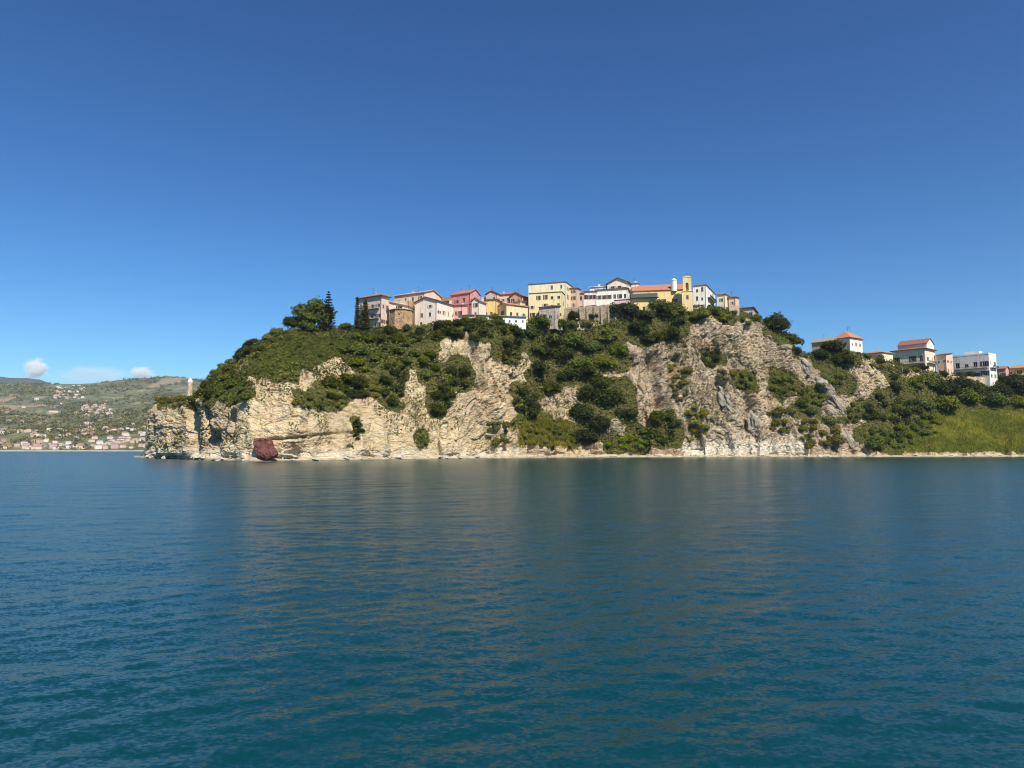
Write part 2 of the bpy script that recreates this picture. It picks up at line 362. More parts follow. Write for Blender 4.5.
ym = cv([(134, 471), (148, 452), (152, 436), (165, 432), (190, 432), (250, 430), (300, 430), (340, 432), (400, 415), (450, 405), (520, 405), (560, 405), (600, 400), (690, 395), (740, 395), (780, 405), (820, 415), (870, 420), (910, 424), (935, 418), (1024, 415), (1170, 415)])
DM = cv([(134, 264), (147, 252), (165, 239), (180, 232), (190, 222), (200, 209), (225, 195), (250, 184), (300, 185), (340, 201), (400, 222), (450, 236), (500, 250), (540, 271), (580, 274), (620, 279), (690, 288), (740, 292), (780, 296), (820, 302), (870, 308), (910, 316), (940, 322), (1024, 327), (1170, 335)])
ones = np.ones(NC)
def zof(py, D): return at(cpx, py, D)[2]
ZC, ZT, ZM = zof(yc, DC), zof(yt, DT), zof(ym, DM)
end = np.clip((cpx - 138) / 10, 0, 1)
rowsD = [DW - 14, DW, DB, DM, DC, DT, DT + 22, DT + 75, DT + 230, DT + 300]
rowsZ = [-2.5 * ones, 0.0 * ones, ZB, ZM, ZC, ZT, ZT + 1.5 * end, ZT + 2.5 * end, 0.45 * ZT, -2 * ones]
seg = [8, 14, 120, 120, 84, 22, 14, 12, 6]
Dg, Zg, Tg = [], [], []
for k, n in enumerate(seg):
    for i in range(n):
        f = i / n
        Dg.append(rowsD[k] * (1 - f) + rowsD[k + 1] * f); Zg.append(rowsZ[k] * (1 - f) + rowsZ[k + 1] * f); Tg.append(k + f)
Dg.append(rowsD[-1]); Zg.append(rowsZ[-1]); Tg.append(len(seg))
Dg = np.array(Dg); Zg = np.array(Zg); Tg = np.array(Tg); NR = len(Tg)
# round the profile corners a little
for a in (Dg, Zg):
    for _ in range(10):
        s = a.copy(); s[1:-1] = (a[:-2] + 2 * a[1:-1] + a[2:]) / 4
        m = (Tg > 2.1) & (Tg < 8); a[m] = s[m]
ax = (cpx - 512) / F / cp
Xg = Dg * ax[None, :] * (1 + 0.0)
# keep columns vertical in the picture
b_ = (Zg - CH) / Dg
Xg = Dg * ((cpx - 512) / F)[None, :] * (cp + b_ * sp)
P = np.stack([Xg, Dg, Zg], -1)
PX, PY = proj(P[..., 0], P[..., 1], P[..., 2])
# normals of the plain surface (smoothed) as displacement direction
du = np.gradient(P, axis=1); dv = np.gradient(P, axis=0)
N = np.cross(du, dv); N /= np.linalg.norm(N, axis=-1, keepdims=True) + 1e-9
for _ in range(14):
    N[1:-1, 1:-1] = (N[1:-1, 1:-1] * 2 + N[:-2, 1:-1] + N[2:, 1:-1] + N[1:-1, :-2] + N[1:-1, 2:]) / 6
N /= np.linalg.norm(N, axis=-1, keepdims=True) + 1e-9
flip = np.sign(-(N[..., 1] * 1.0) + N[..., 2] * 0.3); N *= np.where(flip == 0, 1, flip)[..., None]
Q = P.reshape(-1, 3)
pxq, pyq = PX.ravel(), PY.ravel(); Tq = np.repeat(Tg, NC)
wx_, wy_ = 9 * fbm(Q * 0.11, 3, 701), 7 * fbm(Q * 0.11, 3, 711)
veg = look(VEGb, pxq + wx_, pyq + wy_); grs = look(GRSb, pxq, pyq); mdw = look(MDWb, pxq, pyq); ert = look(ERTb, pxq, pyq)
frontm = (Tq > 1.5) & (Tq < 5.6)
veg, grs, mdw, ert = [np.where(frontm, m, 0) for m in (veg, grs, mdw, ert)]
rock = np.clip((Tq - 1.9) / 0.25, 0, 1) * np.clip((5.0 - Tq) / 0.7, 0.12, 1)
rock *= np.clip(1 - 0.55 * veg - 0.85 * grs - 0.9 * mdw, 0.08, 1)
rock = np.where(Tq < 1.9, 0.02, rock)
rock *= np.clip((pxq - 140) / 14, 0.1, 1)
wrp = np.stack([fbm(Q * 0.05, 3, 31), fbm(Q * 0.05, 3, 41), fbm(Q * 0.05, 3, 51)], 1)
Qw = Q + 2.2 * wrp
def rot_basis(dip, az):
    n = np.array([math.sin(dip) * math.cos(az), math.sin(dip) * math.sin(az), math.cos(dip)])
    u = np.cross(n, [0.3, 0.2, 1.0]); u /= np.linalg.norm(u); return np.stack([u, np.cross(n, u), n], 1)
Bl = rot_basis(R(10), R(20)); Br = rot_basis(R(62), R(200))
Brl = np.array([[1, 0, .35], [0, 1, 0], [-.35, 0, 1]])
wl = np.clip((430 - pxq) / 40, 0, 1)
big = fbm(Q * np.array([0.055, 0.055, 0.03]), 4, 3, 0.5)
ridg = 1 - 2 * np.abs(vnoise(Qw * np.array([0.11, 0.11, 0.035]), 9))
def strata(B, s):
    q = Qw @ B
    c1, e1 = cells(q * np.array([0.13, 0.16, 0.34]), s)
    c2, e2 = cells(q * np.array([0.38, 0.42, 0.85]), s + 10)
    l = vnoise(q * np.array([0.05, 0.05, 0.9]), s + 20)
    crack = np.clip(1 - e1 / 0.10, 0, 1) * 0.4 + np.clip(1 - e2 / 0.10, 0, 1) * 0.2
    return c1 * 0.75 + c2 * 0.40 + l * 0.30 - crack
st = strata(Bl, 100) * wl + strata(Br, 200) * (1 - wl) * 1.1
fine = fbm(Q * 0.9, 3, 77, 0.55)
calm = 1 - 0.45 * np.exp(-((pyq - 435) / 26) ** 2) * (pxq > 235) * (pxq < 480)
disp = rock * calm * (2.5 * big + (.8 + .8 * (1 - wl)) * ridg + (.5 + .45 * (1 - wl)) * st + 0.30 * fine + .9 * (1 - wl) * (1 - 2 * np.abs(vnoise(Qw * np.array([.34, .34, .07]) @ Brl, 19))))
soft = (veg + 2.2 * grs) * np.clip((Tq - 2) / .5, 0, 1) * (0.5 * fbm(Q * 0.16, 3, 91))
disp = disp + soft + mdw * 0.25 * fbm(Q * 0.12, 3, 95)
# traced clefts and hollows: px, py0, py1, half width px, depth m
for (cx, y0, y1, lean, hw, dp) in [(356, 421, 449, 0, 2.2, 5), (192, 398, 458, 2, 4, 5), (205, 404, 440, 6, 4, 3), (208, 428, 452, 0, 6, 3),
        (419, 405, 455, 6, 2.5, 3), (668, 395, 450, 12, 5, 4), (655, 352, 420, 14, 6, 3), (690, 420, 455, -4, 4, 4), (548, 345, 400, 4, 5, 3), (722, 378, 425, 10, 5, 4),
        (752, 392, 446, 8, 4, 4), (402, 350, 420, 6, 4, 3), (446, 372, 440, 12, 3, 2.5), (478, 350, 400, 16, 3, 2.5), (510, 350, 440, 10, 4, 3), (230, 410, 450, -8, 3, 3), (312, 412, 452, 4, 2, 2)]:
    t = (pyq - y0) / (y1 - y0); xx = cx + lean * (t - .5)
    m = np.exp(-((pxq - xx) / hw) ** 2 * 1.0) * np.clip(1.2 - np.abs(2 * t - 1) ** 4 * 1.2, 0, 1)
    disp = disp - np.where(frontm & (Tq < 5), m * dp * np.clip(Tq - 2, 0, 1) ** 0.5, 0)
# overhanging ledges in the low left cliff
led = np.exp(-((pyq - (436 + 3 * np.sin(pxq * .05))) / 1.6) ** 2) * ((pxq > 270) & (pxq < 352))
disp = disp - np.where((Tq > 2.05) & (Tq < 4), led * 0.9, 0)
disp = np.where(Tq < 1.5, np.clip(disp, -0.1, 0.1), disp)
back = np.clip((8.5 - Tq) / 2, 0, 1)
Qd = Q + N.reshape(-1, 3) * (disp * back)[:, None]
low = (Tq >= 1.0) & (Tq <= 5.0)
Qd[:, 2] = np.where(low, np.maximum(Qd[:, 2], 0.05 + 0.28 * np.clip(Tq - 1, 0, 2)), Qd[:, 2])
G = Qd.reshape(NR, NC, 3)
idx = np.arange(NR * NC).reshape(NR, NC)
quads = np.stack([idx[:-1, :-1], idx[:-1, 1:], idx[1:, 1:], idx[1:, :-1]], -1)
rb = int(np.searchsorted(Tg, 2.0))
# colour zones that belong to the ground itself
ziz = Qd[:, 2]
grey = np.clip((pxq - 600) / 60, 0, 1) * np.clip((900 - pxq) / 60, 0, 1) * 0.75 + 0.35 * np.exp(-((pxq - 205) / 16) ** 2) + 0.25 * np.clip((pxq - 430) / 40, 0, 1)
grey = np.clip(grey + 0.3 * fbm(Q * 0.05, 3, 61), 0, 1)
pale = np.exp(-((pyq - 449) / 9) ** 2) * (((pxq > 684) & (pxq < 808)) * 1.0) + np.clip((3.6 - ziz) / 2.0, 0, 1) * (pxq < 520) * 0.8
pale = np.clip(pale, 0, 1) * (Tq > 1.9)
greens = np.clip(np.maximum(np.maximum(veg * 0.9 * (1 - .45 * ert), grs), mdw), 0, 1)
top = np.clip((Tq - 4.6) / 0.4, 0, 1) * 0.8
greens = np.maximum(greens, top)
Z1 = np.stack([greens, grey, pale, np.maximum(mdw, 0.55 * grs)], 1)

t = NT('cliff_rock'); at1 = t.attr('zone'); sc_ = t.n('ShaderNodeSeparateColor'); t.l(at1.outputs['Color'], sc_.inputs[0])
gr, gy, pl = sc_.outputs[0], sc_.outputs[1], sc_.outputs[2]; md = at1.outputs['Alpha']
v = t.obj()
n1 = t.noise(0.10, 5, 0.6, v); n2 = t.noise(0.5, 6, 0.65, v); n3 = t.noise(2.6, 5, 0.65, v)
ns = t.noise(0.7, 5, 0.6, t.obj(scale=(0.25, 0.25, 2.2), rot=(R(9), R(6), 0)))
ns2 = t.noise(0.7, 5, 0.6, t.obj(scale=(0.2, 0.2, 2.0), rot=(R(15), R(58), 0)))
vo = t.n('ShaderNodeTexVoronoi', i_Scale=0.9, feature='DISTANCE_TO_EDGE'); t.l(t.obj(scale=(1, 1, 1.7), rot=(R(12), R(18), 0)), vo.inputs['Vector'])
warm = t.ramp(n2, [(0.30, (0.27, 0.18, 0.085, 1)), (0.36, (0.475, 0.355, 0.20, 1)), (0.52, (0.565, 0.445, 0.265, 1)), (0.75, (0.64, 0.525, 0.33, 1))])
greyc = t.ramp(n2, [(0.30, (0.14, 0.105, 0.066, 1)), (0.40, (0.30, 0.23, 0.15, 1)), (0.55, (0.40, 0.315, 0.215, 1)), (0.75, (0.51, 0.425, 0.31, 1))])
c = t.mix(gy, warm, greyc)
och = t.ramp(n1, [(0.52, (0, 0, 0, 1)), (0.66, (1, 1, 1, 1))])
c = t.mix(t.mth('MULTIPLY', och, 0.55), c, (0.30, 0.18, 0.08, 1))
c = t.mix(t.ramp(ns, [(0.35, (.45, .45, .45, 1)), (0.5, (0, 0, 0, 1))]), c, (0.20, 0.145, 0.09, 1))
c = t.mix(t.ramp(ns2, [(0.5, (0, 0, 0, 1)), (0.68, (.5, .5, .5, 1))]), c, (0.56, 0.50, 0.40, 1))
c = t.mix(t.ramp(n3, [(0.30, (.5, .5, .5, 1)), (0.44, (0, 0, 0, 1))]), c, (0.13, 0.10, 0.06, 1))
lich = t.ramp(t.noise(0.22, 6, 0.7, v), [(0.54, (0, 0, 0, 1)), (0.64, (1, 1, 1, 1))])
c = t.mix(t.mth('MULTIPLY', lich, 0.5), c, (0.13, 0.12, 0.05, 1))
c = t.mix(t.mth('MULTIPLY', pl, t.ramp(n2, [(0.3, (.2, .2, .2, 1)), (0.55, (1, 1, 1, 1))])), c, t.ramp(n3, [(0.3, (0.45, 0.40, 0.29, 1)), (0.6, (0.70, 0.65, 0.52, 1))]))
soil = t.ramp(n3, [(0.3, (0.035, 0.038, 0.010, 1)), (0.5, (0.075, 0.07, 0.02, 1)), (0.68, (0.16, 0.12, 0.05, 1))])
gras = t.ramp(n2, [(0.3, (0.05, 0.07, 0.01, 1)), (0.5, (0.09, 0.105, 0.015, 1)), (0.7, (0.16, 0.15, 0.03, 1))])
soil = t.mix(md, soil, gras)
grm = t.mth('ADD', gr, t.mth('MULTIPLY', t.mth('SUBTRACT', n2, 0.5), 1.1)); grm = t.ramp(grm, [(0.42, (0, 0, 0, 1)), (0.62, (1, 1, 1, 1))])
c = t.mix(grm, c, soil)
h = t.mth('ADD', t.mth('MULTIPLY', n3, 0.5), t.mth('ADD', t.mth('MULTIPLY', n2, 0.6), t.mth('MULTIPLY', t.mth('MINIMUM', vo.outputs['Distance'], 0.18), 2.2)))
t.bsdf(c, 0.95, t.bump(h, 0.7, 0.5), spec=0.15)
M_ROCK = t.m

def sub_mesh(name, r0, r1, mat):
    V = G[r0:r1 + 1].reshape(-1, 3); q = quads[r0:r1].reshape(-1, 4) - idx[r0, 0]
    me = mesh_np(name, V, q, mat, smooth=False); set_color(me, 'zone', Z1.reshape(NR, NC, 4)[r0:r1 + 1].reshape(-1, 4)); return me
tag(link('headland', sub_mesh('headland', rb, NR - 1, M_ROCK)), 'pale layered rock headland with green slopes under the hilltop village', 'hill', kind='structure')
t = NT('beach_pebbles'); v = t.obj(); n2 = t.noise(0.5, 5, .6, v); n3 = t.noise(3.5, 5, .7, v)
c = t.ramp(n2, [(0.3, (0.26, 0.20, 0.12, 1)), (0.5, (0.45, 0.37, 0.25, 1)), (0.7, (0.56, 0.49, 0.36, 1))])
c = t.mix(t.ramp(n3, [(0.35, (.6, .6, .6, 1)), (0.5, (0, 0, 0, 1))]), c, (0.2, 0.16, 0.10, 1))
sx = t.n('ShaderNodeSeparateXYZ'); t.l(v, sx.inputs[0]); wet = t.ramp(t.mth('ADD', sx.outputs[2], t.mth('MULTIPLY', n2, .35)), [(0.28, (.8, .8, .8, 1)), (0.48, (0, 0, 0, 1))]); c = t.mix(wet, c, (0.11, 0.095, 0.06, 1))
t.bsdf(c, 0.9, t.bump(n3, 0.6, 0.25), spec=0.2)
tag(link('beach', sub_mesh('beach', 0, rb, t.m)), 'narrow pale pebble beach at the foot of the cliff', 'beach', kind='structure')

# visible-surface lookup: which ground point is seen at a picture position
FX, FY = proj(G[..., 0], G[..., 1], G[..., 2])
ZBW, ZBH = 1100, 230
zb = np.full((ZBH, ZBW), 1e9); zi = np.full((ZBH, ZBW), -1, np.int64)
ix = np.floor(FX.ravel() - X0).astype(int); iy = np.floor(FY.ravel() - Y0m).astype(int); dd = G[..., 1].ravel()
ok = (ix >= 0) & (ix < ZBW) & (iy >= 0) & (iy < ZBH) & (Tq > 1.0) & (Tq < 7)
order = np.argsort(-dd[ok]); sel = np.where(ok)[0][order]
zi[iy[sel], ix[sel]] = sel; zb[iy[sel], ix[sel]] = dd[sel]
def ground(px, py):
    x, y = int(px - X0), int(py - Y0m)
    for r in range(0, 9):
        best = None
        for j in range(max(0, y - r), min(ZBH, y + r + 1)):
            for i in range(max(0, x - r), min(ZBW, x + r + 1)):
                if zi[j, i] >= 0:
                    d = (j - y) ** 2 + (i - x) ** 2
                    if best is None or d < best[0]: best = (d, zi[j, i])
        if best: return Vector(Qd[best[1]])
    k = np.argmin((FX.ravel() - px) ** 2 + (FY.ravel() - py) ** 2); return Vector(Qd[k])
def skyline_ground(px, D):
    """ground height on the headland at a picture column and distance"""
    c_ = int(np.clip(np.searchsorted(cpx, px), 0, NC - 1)); colm = G[:, c_, :]
    k = Tg >= 4
    return float(np.interp(D, colm[k, 1], colm[k, 2]))

# ------------------------------------------------------------------ sea
def sea_mesh():
    th = np.concatenate([np.linspace(-180, -52, 40, endpoint=False), np.linspace(-52, -42, 30, endpoint=False),
                         np.linspace(-42, 42, 900, endpoint=False), np.linspace(42, 52, 30, endpoint=False), np.linspace(52, 180, 40, endpoint=False)])
    th = np.radians(th)
    r = np.concatenate([np.linspace(0.5, 5, 8, endpoint=False), 5 * (130 / 5) ** np.linspace(0, 1, 620, endpoint=False), 130 * (6200 / 130) ** np.linspace(0, 1, 60)])
    dr = np.gradient(r)
    RR, TT = np.meshgrid(r, th, indexing='ij'); X = RR * np.sin(TT); Y = RR * np.cos(TT); Z = np.zeros_like(X)
    cell = np.maximum(dr[:, None], 0.0016 * RR)
    g = np.random.default_rng(5)
    for k in range(64):
        lam = 0.26 * (6.0 / 0.26) ** (k / 63.0) * g.uniform(.93, 1.07)
        spread = 22 if lam > 1.2 else 38
        a = math.radians(112 + g.normal(0, spread))        # direction of travel; crests lie almost across the view
        kk = 2 * math.pi / lam
        amp = 0.0118 / kk * (1.7 if lam < .8 else 1.2 if lam < 1.2 else .8 if lam < 2.5 else 0.5)
        fade = np.clip(lam / cell / 3.0 - 1.0, 0, 1)
        ph = kk * (X * math.cos(a) + Y * math.sin(a)) + g.uniform(0, 6.28)
        # gusty patches: the same train is stronger here, weaker there
        env = 0.65 + 0.5 * np.sin(X * g.normal(0, .12) + Y * g.normal(0, .12) + g.uniform(0, 6.28))
        s = np.sin(ph)
        Z += amp * fade * env * (s + 0.22 * np.cos(2 * ph))
    nr, nt = X.shape
    V = np.concatenate([np.stack([X, Y, Z], -1).reshape(-1, 3), [[0, 0, 0]]])
    i = np.arange(nr * nt).reshape(nr, nt); j = np.roll(i, -1, 1)
    q = np.stack([i[:-1], i[1:], j[1:], j[:-1]], -1).reshape(-1, 4)[:, ::-1]
    q = np.concatenate([q, np.stack([np.full(nt, nr * nt), i[0], j[0], np.full(nt, nr * nt)], -1)[:0]])
    return V[:-1], q
t = NT('sea_water')
v = t.obj(scale=(1.0, 1.35, 1.0), rot=(0, 0, R(-22)))
geo = t.n('ShaderNodeNewGeometry'); nsum = geo.outputs['Normal']
for sc__, k_, dt in ((0.9, 0.08, 2), (4.5, 0.24, 3), (15.0, 0.44, 2)):
    nz = t.n('ShaderNodeTexNoise', i_Scale=sc__, i_Detail=dt, i_Roughness=0.55); t.l(v, nz.inputs['Vector'])
    sb = t.n('ShaderNodeVectorMath', operation='SUBTRACT'); t.l(nz.outputs['Color'], sb.inputs[0]); sb.inputs[1].default_value = (.5, .5, .5)
    ml = t.n('ShaderNodeVectorMath', operation='MULTIPLY'); t.l(sb.outputs[0], ml.inputs[0]); ml.inputs[1].default_value = (k_ * .8, k_ * 1.25, 0)
    ad = t.n('ShaderNodeVectorMath', operation='ADD'); t.l(nsum, ad.inputs[0]); t.l(ml.outputs[0], ad.inputs[1]); nsum = ad.outputs[0]
nn_ = t.n('ShaderNodeVectorMath', operation='NORMALIZE'); t.l(nsum, nn_.inputs[0])
pz = t.noise(0.03, 3, 0.5, t.obj())
wc = t.mix(pz, (0.0009, 0.032, 0.037, 1), (0.0012, 0.042, 0.048, 1))
p = t.bsdf(wc, 0.22, nn_.outputs[0], spec=0.5); p.inputs['IOR'].default_value = 1.333
V, q = sea_mesh()
tag(link('sea', mesh_np('sea', V, q, t.m, smooth=True)), 'rippled blue green sea', 'sea', kind='structure')

# ------------------------------------------------------------------ foliage
def leaf_mat(name, c0, c1, c2):
    t = NT(name); a = t.attr('tint'); s = t.n('ShaderNodeSeparateColor'); t.l(a.outputs['Color'], s.inputs[0])
    oi = t.n('ShaderNodeObjectInfo')
    f = t.mth('ADD', t.mth('MULTIPLY', s.outputs[0], 0.64), t.mth('MULTIPLY', oi.outputs['Random'], 0.36))
    c = t.ramp(f, [(0.12, c0), (0.5, c1), (0.9, c2)])
    hs = t.n('ShaderNodeHueSaturation'); r2 = t.mth('FRACT', t.mth('MULTIPLY', oi.outputs['Random'], 37.7)); t.l(t.mth('ADD', t.mth('MULTIPLY', r2, 0.03), 0.488), hs.inputs['Hue']); t.l(t.mth('ADD', t.mth('MULTIPLY', r2, -0.25), 1.1), hs.inputs['Saturation']); t.l(c, hs.inputs['Color']); c = hs.outputs['Color']
    d = t.n('ShaderNodeBsdfPrincipled', i_Roughness=0.6); d.inputs['Specular IOR Level'].default_value = 0.10
    t.l(c, d.inputs['Base Color'])
    tr = t.n('ShaderNodeBsdfTranslucent'); t.l(t.mix(0.5, c, (0.12, 0.15, 0.02, 1)), tr.inputs['Color'])
    mx = t.n('ShaderNodeMixShader', i_Fac=0.22); t.l(d.outputs[0], mx.inputs[1]); t.l(tr.outputs[0], mx.inputs[2])
    t.l(mx.outputs[0], t.out.inputs['Surface']); return t.m
SPEC = {
 'dark': leaf_mat('evergreen_leaves', (0.0195, 0.0269, 0.0037, 1), (0.0416, 0.0518, 0.0061, 1), (0.0917, 0.0985, 0.0113, 1)),
 'green': leaf_mat('green_leaves', (0.0417, 0.0561, 0.0060, 1), (0.0904, 0.1107, 0.0108, 1), (0.1914, 0.2067, 0.0217, 1)),
 'olive': leaf_mat('olive_leaves', (0.0598, 0.0592, 0.0103, 1), (0.1246, 0.1156, 0.0193, 1), (0.2490, 0.2043, 0.0374, 1)),
 'bright': leaf_mat('lime_leaves', (0.0646, 0.1096, 0.0072, 1), (0.1476, 0.2192, 0.0129, 1), (0.2767, 0.3602, 0.0251, 1)),
 'yellow': leaf_mat('yellowish_leaves', (0.0913, 0.0916, 0.0077, 1), (0.1826, 0.1691, 0.0142, 1), (0.3154, 0.2677, 0.0258, 1)),
 'ivy': leaf_mat('ivy_leaves', (0.0466, 0.0545, 0.0027, 1), (0.0880, 0.0924, 0.0040, 1), (0.1347, 0.1319, 0.0080, 1)),
 'meadow': leaf_mat('meadow_leaves', (0.1009, 0.1290, 0.0085, 1), (0.2287, 0.2228, 0.0159, 1), (0.5381, 0.4338, 0.0425, 1)),
 'reed': leaf_mat('reed_leaves', (0.1452, 0.1497, 0.0241, 1), (0.2905, 0.2642, 0.0444, 1), (0.4980, 0.3875, 0.0808, 1)),
}
t = NT('bark'); t.bsdf(t.mix(t.noise(4, 4, .6, t.obj()), (0.05, 0.035, 0.022, 1), (0.14, 0.11, 0.08, 1)), 0.95); M_BARK = t.m
def leaf_quads(C, Nn, size, g, tilt=0.75, aspect=1.3):
    """quads at centres C facing roughly Nn"""
    n = len(C); d = Nn + g.normal(0, tilt, (n, 3)); d /= np.linalg.norm(d, axis=1, keepdims=True) + 1e-9
    a = np.cross(d, g.normal(0, 1, (n, 3))); a /= np.linalg.norm(a, axis=1, keepdims=True) + 1e-9
    b = np.cross(d, a); s = (size * g.uniform(0.6, 1.35, n))[:, None] if np.ndim(size) == 0 else size[:, None]
    A, B = a * s * .5 * aspect, b * s * .5
    V = np.stack([C - A - B * .35, C - B, C + A + B * .2, C + B], 1).reshape(-1, 3)
    return V, np.arange(4 * n).reshape(n, 4)
def crown_mesh(name, seed, lobes, leaves, size, mat, flat=0.8, spread=0.62, conical=False):
    g = np.random.default_rng(seed); Cs, Ns, Ts = [], [], []
    per = leaves // lobes
    for k in range(lobes):
        u = g.uniform(0, 2 * math.pi); rr = math.sqrt(g.uniform(0.02, 1)) * spread
        hz = (0.15 + 0.75 * (1 - rr * rr) * g.uniform(0.35, 1.0)) * flat
        c = np.array([rr * math.cos(u), rr * math.sin(u), hz]); lr = g.uniform(0.27, 0.46) * (1.1 - 0.3 * rr)
        d = g.normal(0, 1, (per, 3)); d /= np.linalg.norm(d, axis=1, keepdims=True)
        d[:, 2] = np.where(d[:, 2] < -0.35, -d[:, 2], d[:, 2])
        rad = lr * np.where(g.random(per) < 0.72, g.uniform(0.82, 1.1, per), g.uniform(0.2, 0.9, per))
        # break the outline with a few longer shoots
        lump = (1 + 0.34 * (g.random(per) < .1)) * (1 + 0.36 * np.sin(d[:, 0] * 7 + k) * np.sin(d[:, 1] * 6 + 2 * k) * np.sin(d[:, 2] * 6))
        Cs.append(c + d * (rad * lump)[:, None] * np.array([1, 1, 0.86])); Ns.append(d)
        Ts.append(np.clip(g.uniform(0.1, 0.9) * 0.55 + g.normal(0.22, 0.16, per), 0, 1))
    C, Nn, T = np.concatenate(Cs), np.concatenate(Ns), np.concatenate(Ts)
    V, q = leaf_quads(C, Nn + np.array([0, 0, .15]), size, g, 0.42)
    me = mesh_np(name, V, q, mat); set_color(me, 'tint', np.repeat(T, 4)[:, None] * np.ones((1, 3))); return me
def trunk_mesh(name, seed, top=0.55, r=0.06, limbs=4, root=-0.9):
    g = random.Random(seed); bm = bmesh.new(); p = Vector((0, 0, root)); rr = r
    f = Vector((g.uniform(-.06, .06), g.uniform(-.06, .06), 0.12))
    add_tube(bm, p, f, r, r * .75)
    for k in range(limbs):
        a = k * 2 * math.pi / limbs + g.uniform(-.4, .4); e = Vector((math.cos(a) * .42, math.sin(a) * .42, top + g.uniform(-.1, .15)))
        m = f.lerp(e, .5) + Vector((0, 0, .06)); add_tube(bm, f, m, r * .6, r * .42, 6); add_tube(bm, m, e, r * .42, r * .16, 6)
    me = bpy.data.meshes.new(name); bm.to_mesh(me); bm.free(); me.materials.append(M_BARK); return me
BUSH = {s: [crown_mesh('foliage', hash_, 10, 2600, 0.12, SPEC[s], flat=0.95) for hash_ in (1 + 10 * i, 2 + 10 * i, 3 + 10 * i)] for i, s in enumerate(('dark', 'green', 'olive', 'bright', 'yellow'))}
TREE = {s: [crown_mesh('crown', h_, 17, 5200, 0.092, SPEC[s], flat=1.25, spread=0.62) for h_ in (101 + 10 * i, 102 + 10 * i, 103 + 10 * i)] for i, s in enumerate(('dark', 'green'))}
STEM = trunk_mesh('stem', 5, .45, .045); TRUNK = trunk_mesh('trunk', 6, .6, .06)
count = {'bush': 0, 'shrub': 0, 'broadleaf_tree': 0}
def plant(kind, sp, px, py, rpx, label, group=None, k=None, tall=1.0):
    if kind == 'bush' and sp in ('olive', 'yellow'): kind = 'shrub'; label = label.replace('bush', 'shrub'); group = group.replace('bushes', 'shrubs') if group else None
    g = ground(px, py + rpx * 0.55); r = rpx / F * g.y * 1.08
    o = empty(kind, g + Vector((0, 0.25 * r, -0.12 * r)), rnd.uniform(0, 6.28)); tag(o, label, kind if kind in ('bush', 'shrub') else 'tree', group)
    s = r * rnd.uniform(.92, 1.08); o.scale = (s, s, s * rnd.uniform(.85, 1.12) * tall)
    if kind in ('bush', 'shrub'):
        link('foliage', BUSH[sp][rnd.randrange(3) if k is None else k], None, o); link('stem', STEM, None, o)
    else:
        link('crown', TREE[sp][rnd.randrange(3) if k is None else k], None, o); link('trunk', TRUNK, None, o)
    count[kind] += 1; return o
for (x0, y0, x1, y1, ra, rb_, kind, spc, label, group) in CL:
    pts = []; cx, cy, hx, hy = (x0 + x1) / 2, (y0 + y1) / 2, max((x1 - x0) / 2 - ra * .6, .5), max((y1 - y0) / 2 - ra * .55, .5)
    for _ in range(700):
        u, v_ = rnd.uniform(-1, 1), rnd.uniform(-1, 1)
        if abs(u) ** 2.4 + abs(v_) ** 2.4 > rnd.uniform(.8, 1.3): continue
        r_ = rnd.uniform(ra, rb_) * (1.22 if kind != 'bush' else rnd.choice((.75, 1.0, 1.12))); p_ = (cx + u * hx, cy + v_ * hy)
        if all((p_[0] - q_[0]) ** 2 + ((p_[1] - q_[1]) * 1.25) ** 2 > ((0.74 if kind != 'bush' else 0.66) * (r_ + q_[2])) ** 2 for q_ in pts): pts.append((p_[0], p_[1], r_))
    for (a_, b2, r_) in pts: plant(kind, spc, a_, b2, r_, label, group if len(pts) > 1 else None)
print('plants', count)

# single trees worth their own words
def own_tree(px, py, rpx, sp, label, tall=1.0, k=0): return plant('broadleaf_tree', sp, px, py, rpx, label, None, k, tall)
own_tree(311, 316, 20, 'green', 'big dark umbrella shaped tree on the hill crest beside the spire conifer', 1.0, 0)
plant('bush', 'green', 307, 326, 11, 'green bush filling in below the big umbrella shaped tree', None)
plant('bush', 'dark', 322, 326, 8, 'dark bush at the foot of the spire conifer', None)
own_tree(295, 323, 12, 'dark', 'smaller dark round tree leaning against the big umbrella shaped tree', 0.95, 1)
own_tree(345, 326, 7, 'green', 'bright green garden tree between the spire conifer and the greyish pink house', 0.9, 1)
own_tree(777, 326, 13, 'dark', 'tallest dark tree rising on the skyline beyond the low brown roofed house', 1.15, 2)
own_tree(659, 306, 12, 'green', 'lighter green tree standing against the yellow church wall', 1.05, 2)
own_tree(672, 312, 14, 'green', 'widest green tree right below the bell tower', 0.95, 0)
own_tree(829, 338, 9, 'olive' if 'olive' in TREE else 'green', 'tree half covering the tiled wing of the orange pyramid roofed house', 0.9, 0)
own_tree(594, 302, 6, 'dark', 'small dark tree above the buttressed stone wall', 0.9, 1)
plant('bush', 'green', 573, 325, 6, 'green bush under the left end of the buttressed wall')
plant('bush', 'dark', 586, 325, 7, 'dark bush under the middle of the buttressed wall')
own_tree(574, 305, 6.5, 'dark', 'dark tree squeezed between the tall cream house and the buttressed wall', 1.0, 2)
own_tree(613, 299, 5, 'dark', 'dark leafy tree on the right end of the buttressed wall', 0.85, 0)
own_tree(928, 361, 6, 'dark', 'leafy pergola tree in front of the big two tier roofed house', 0.8, 1)
own_tree(975, 372, 6, 'green', 'small green tree before the white flat roofed block', 0.85, 2)
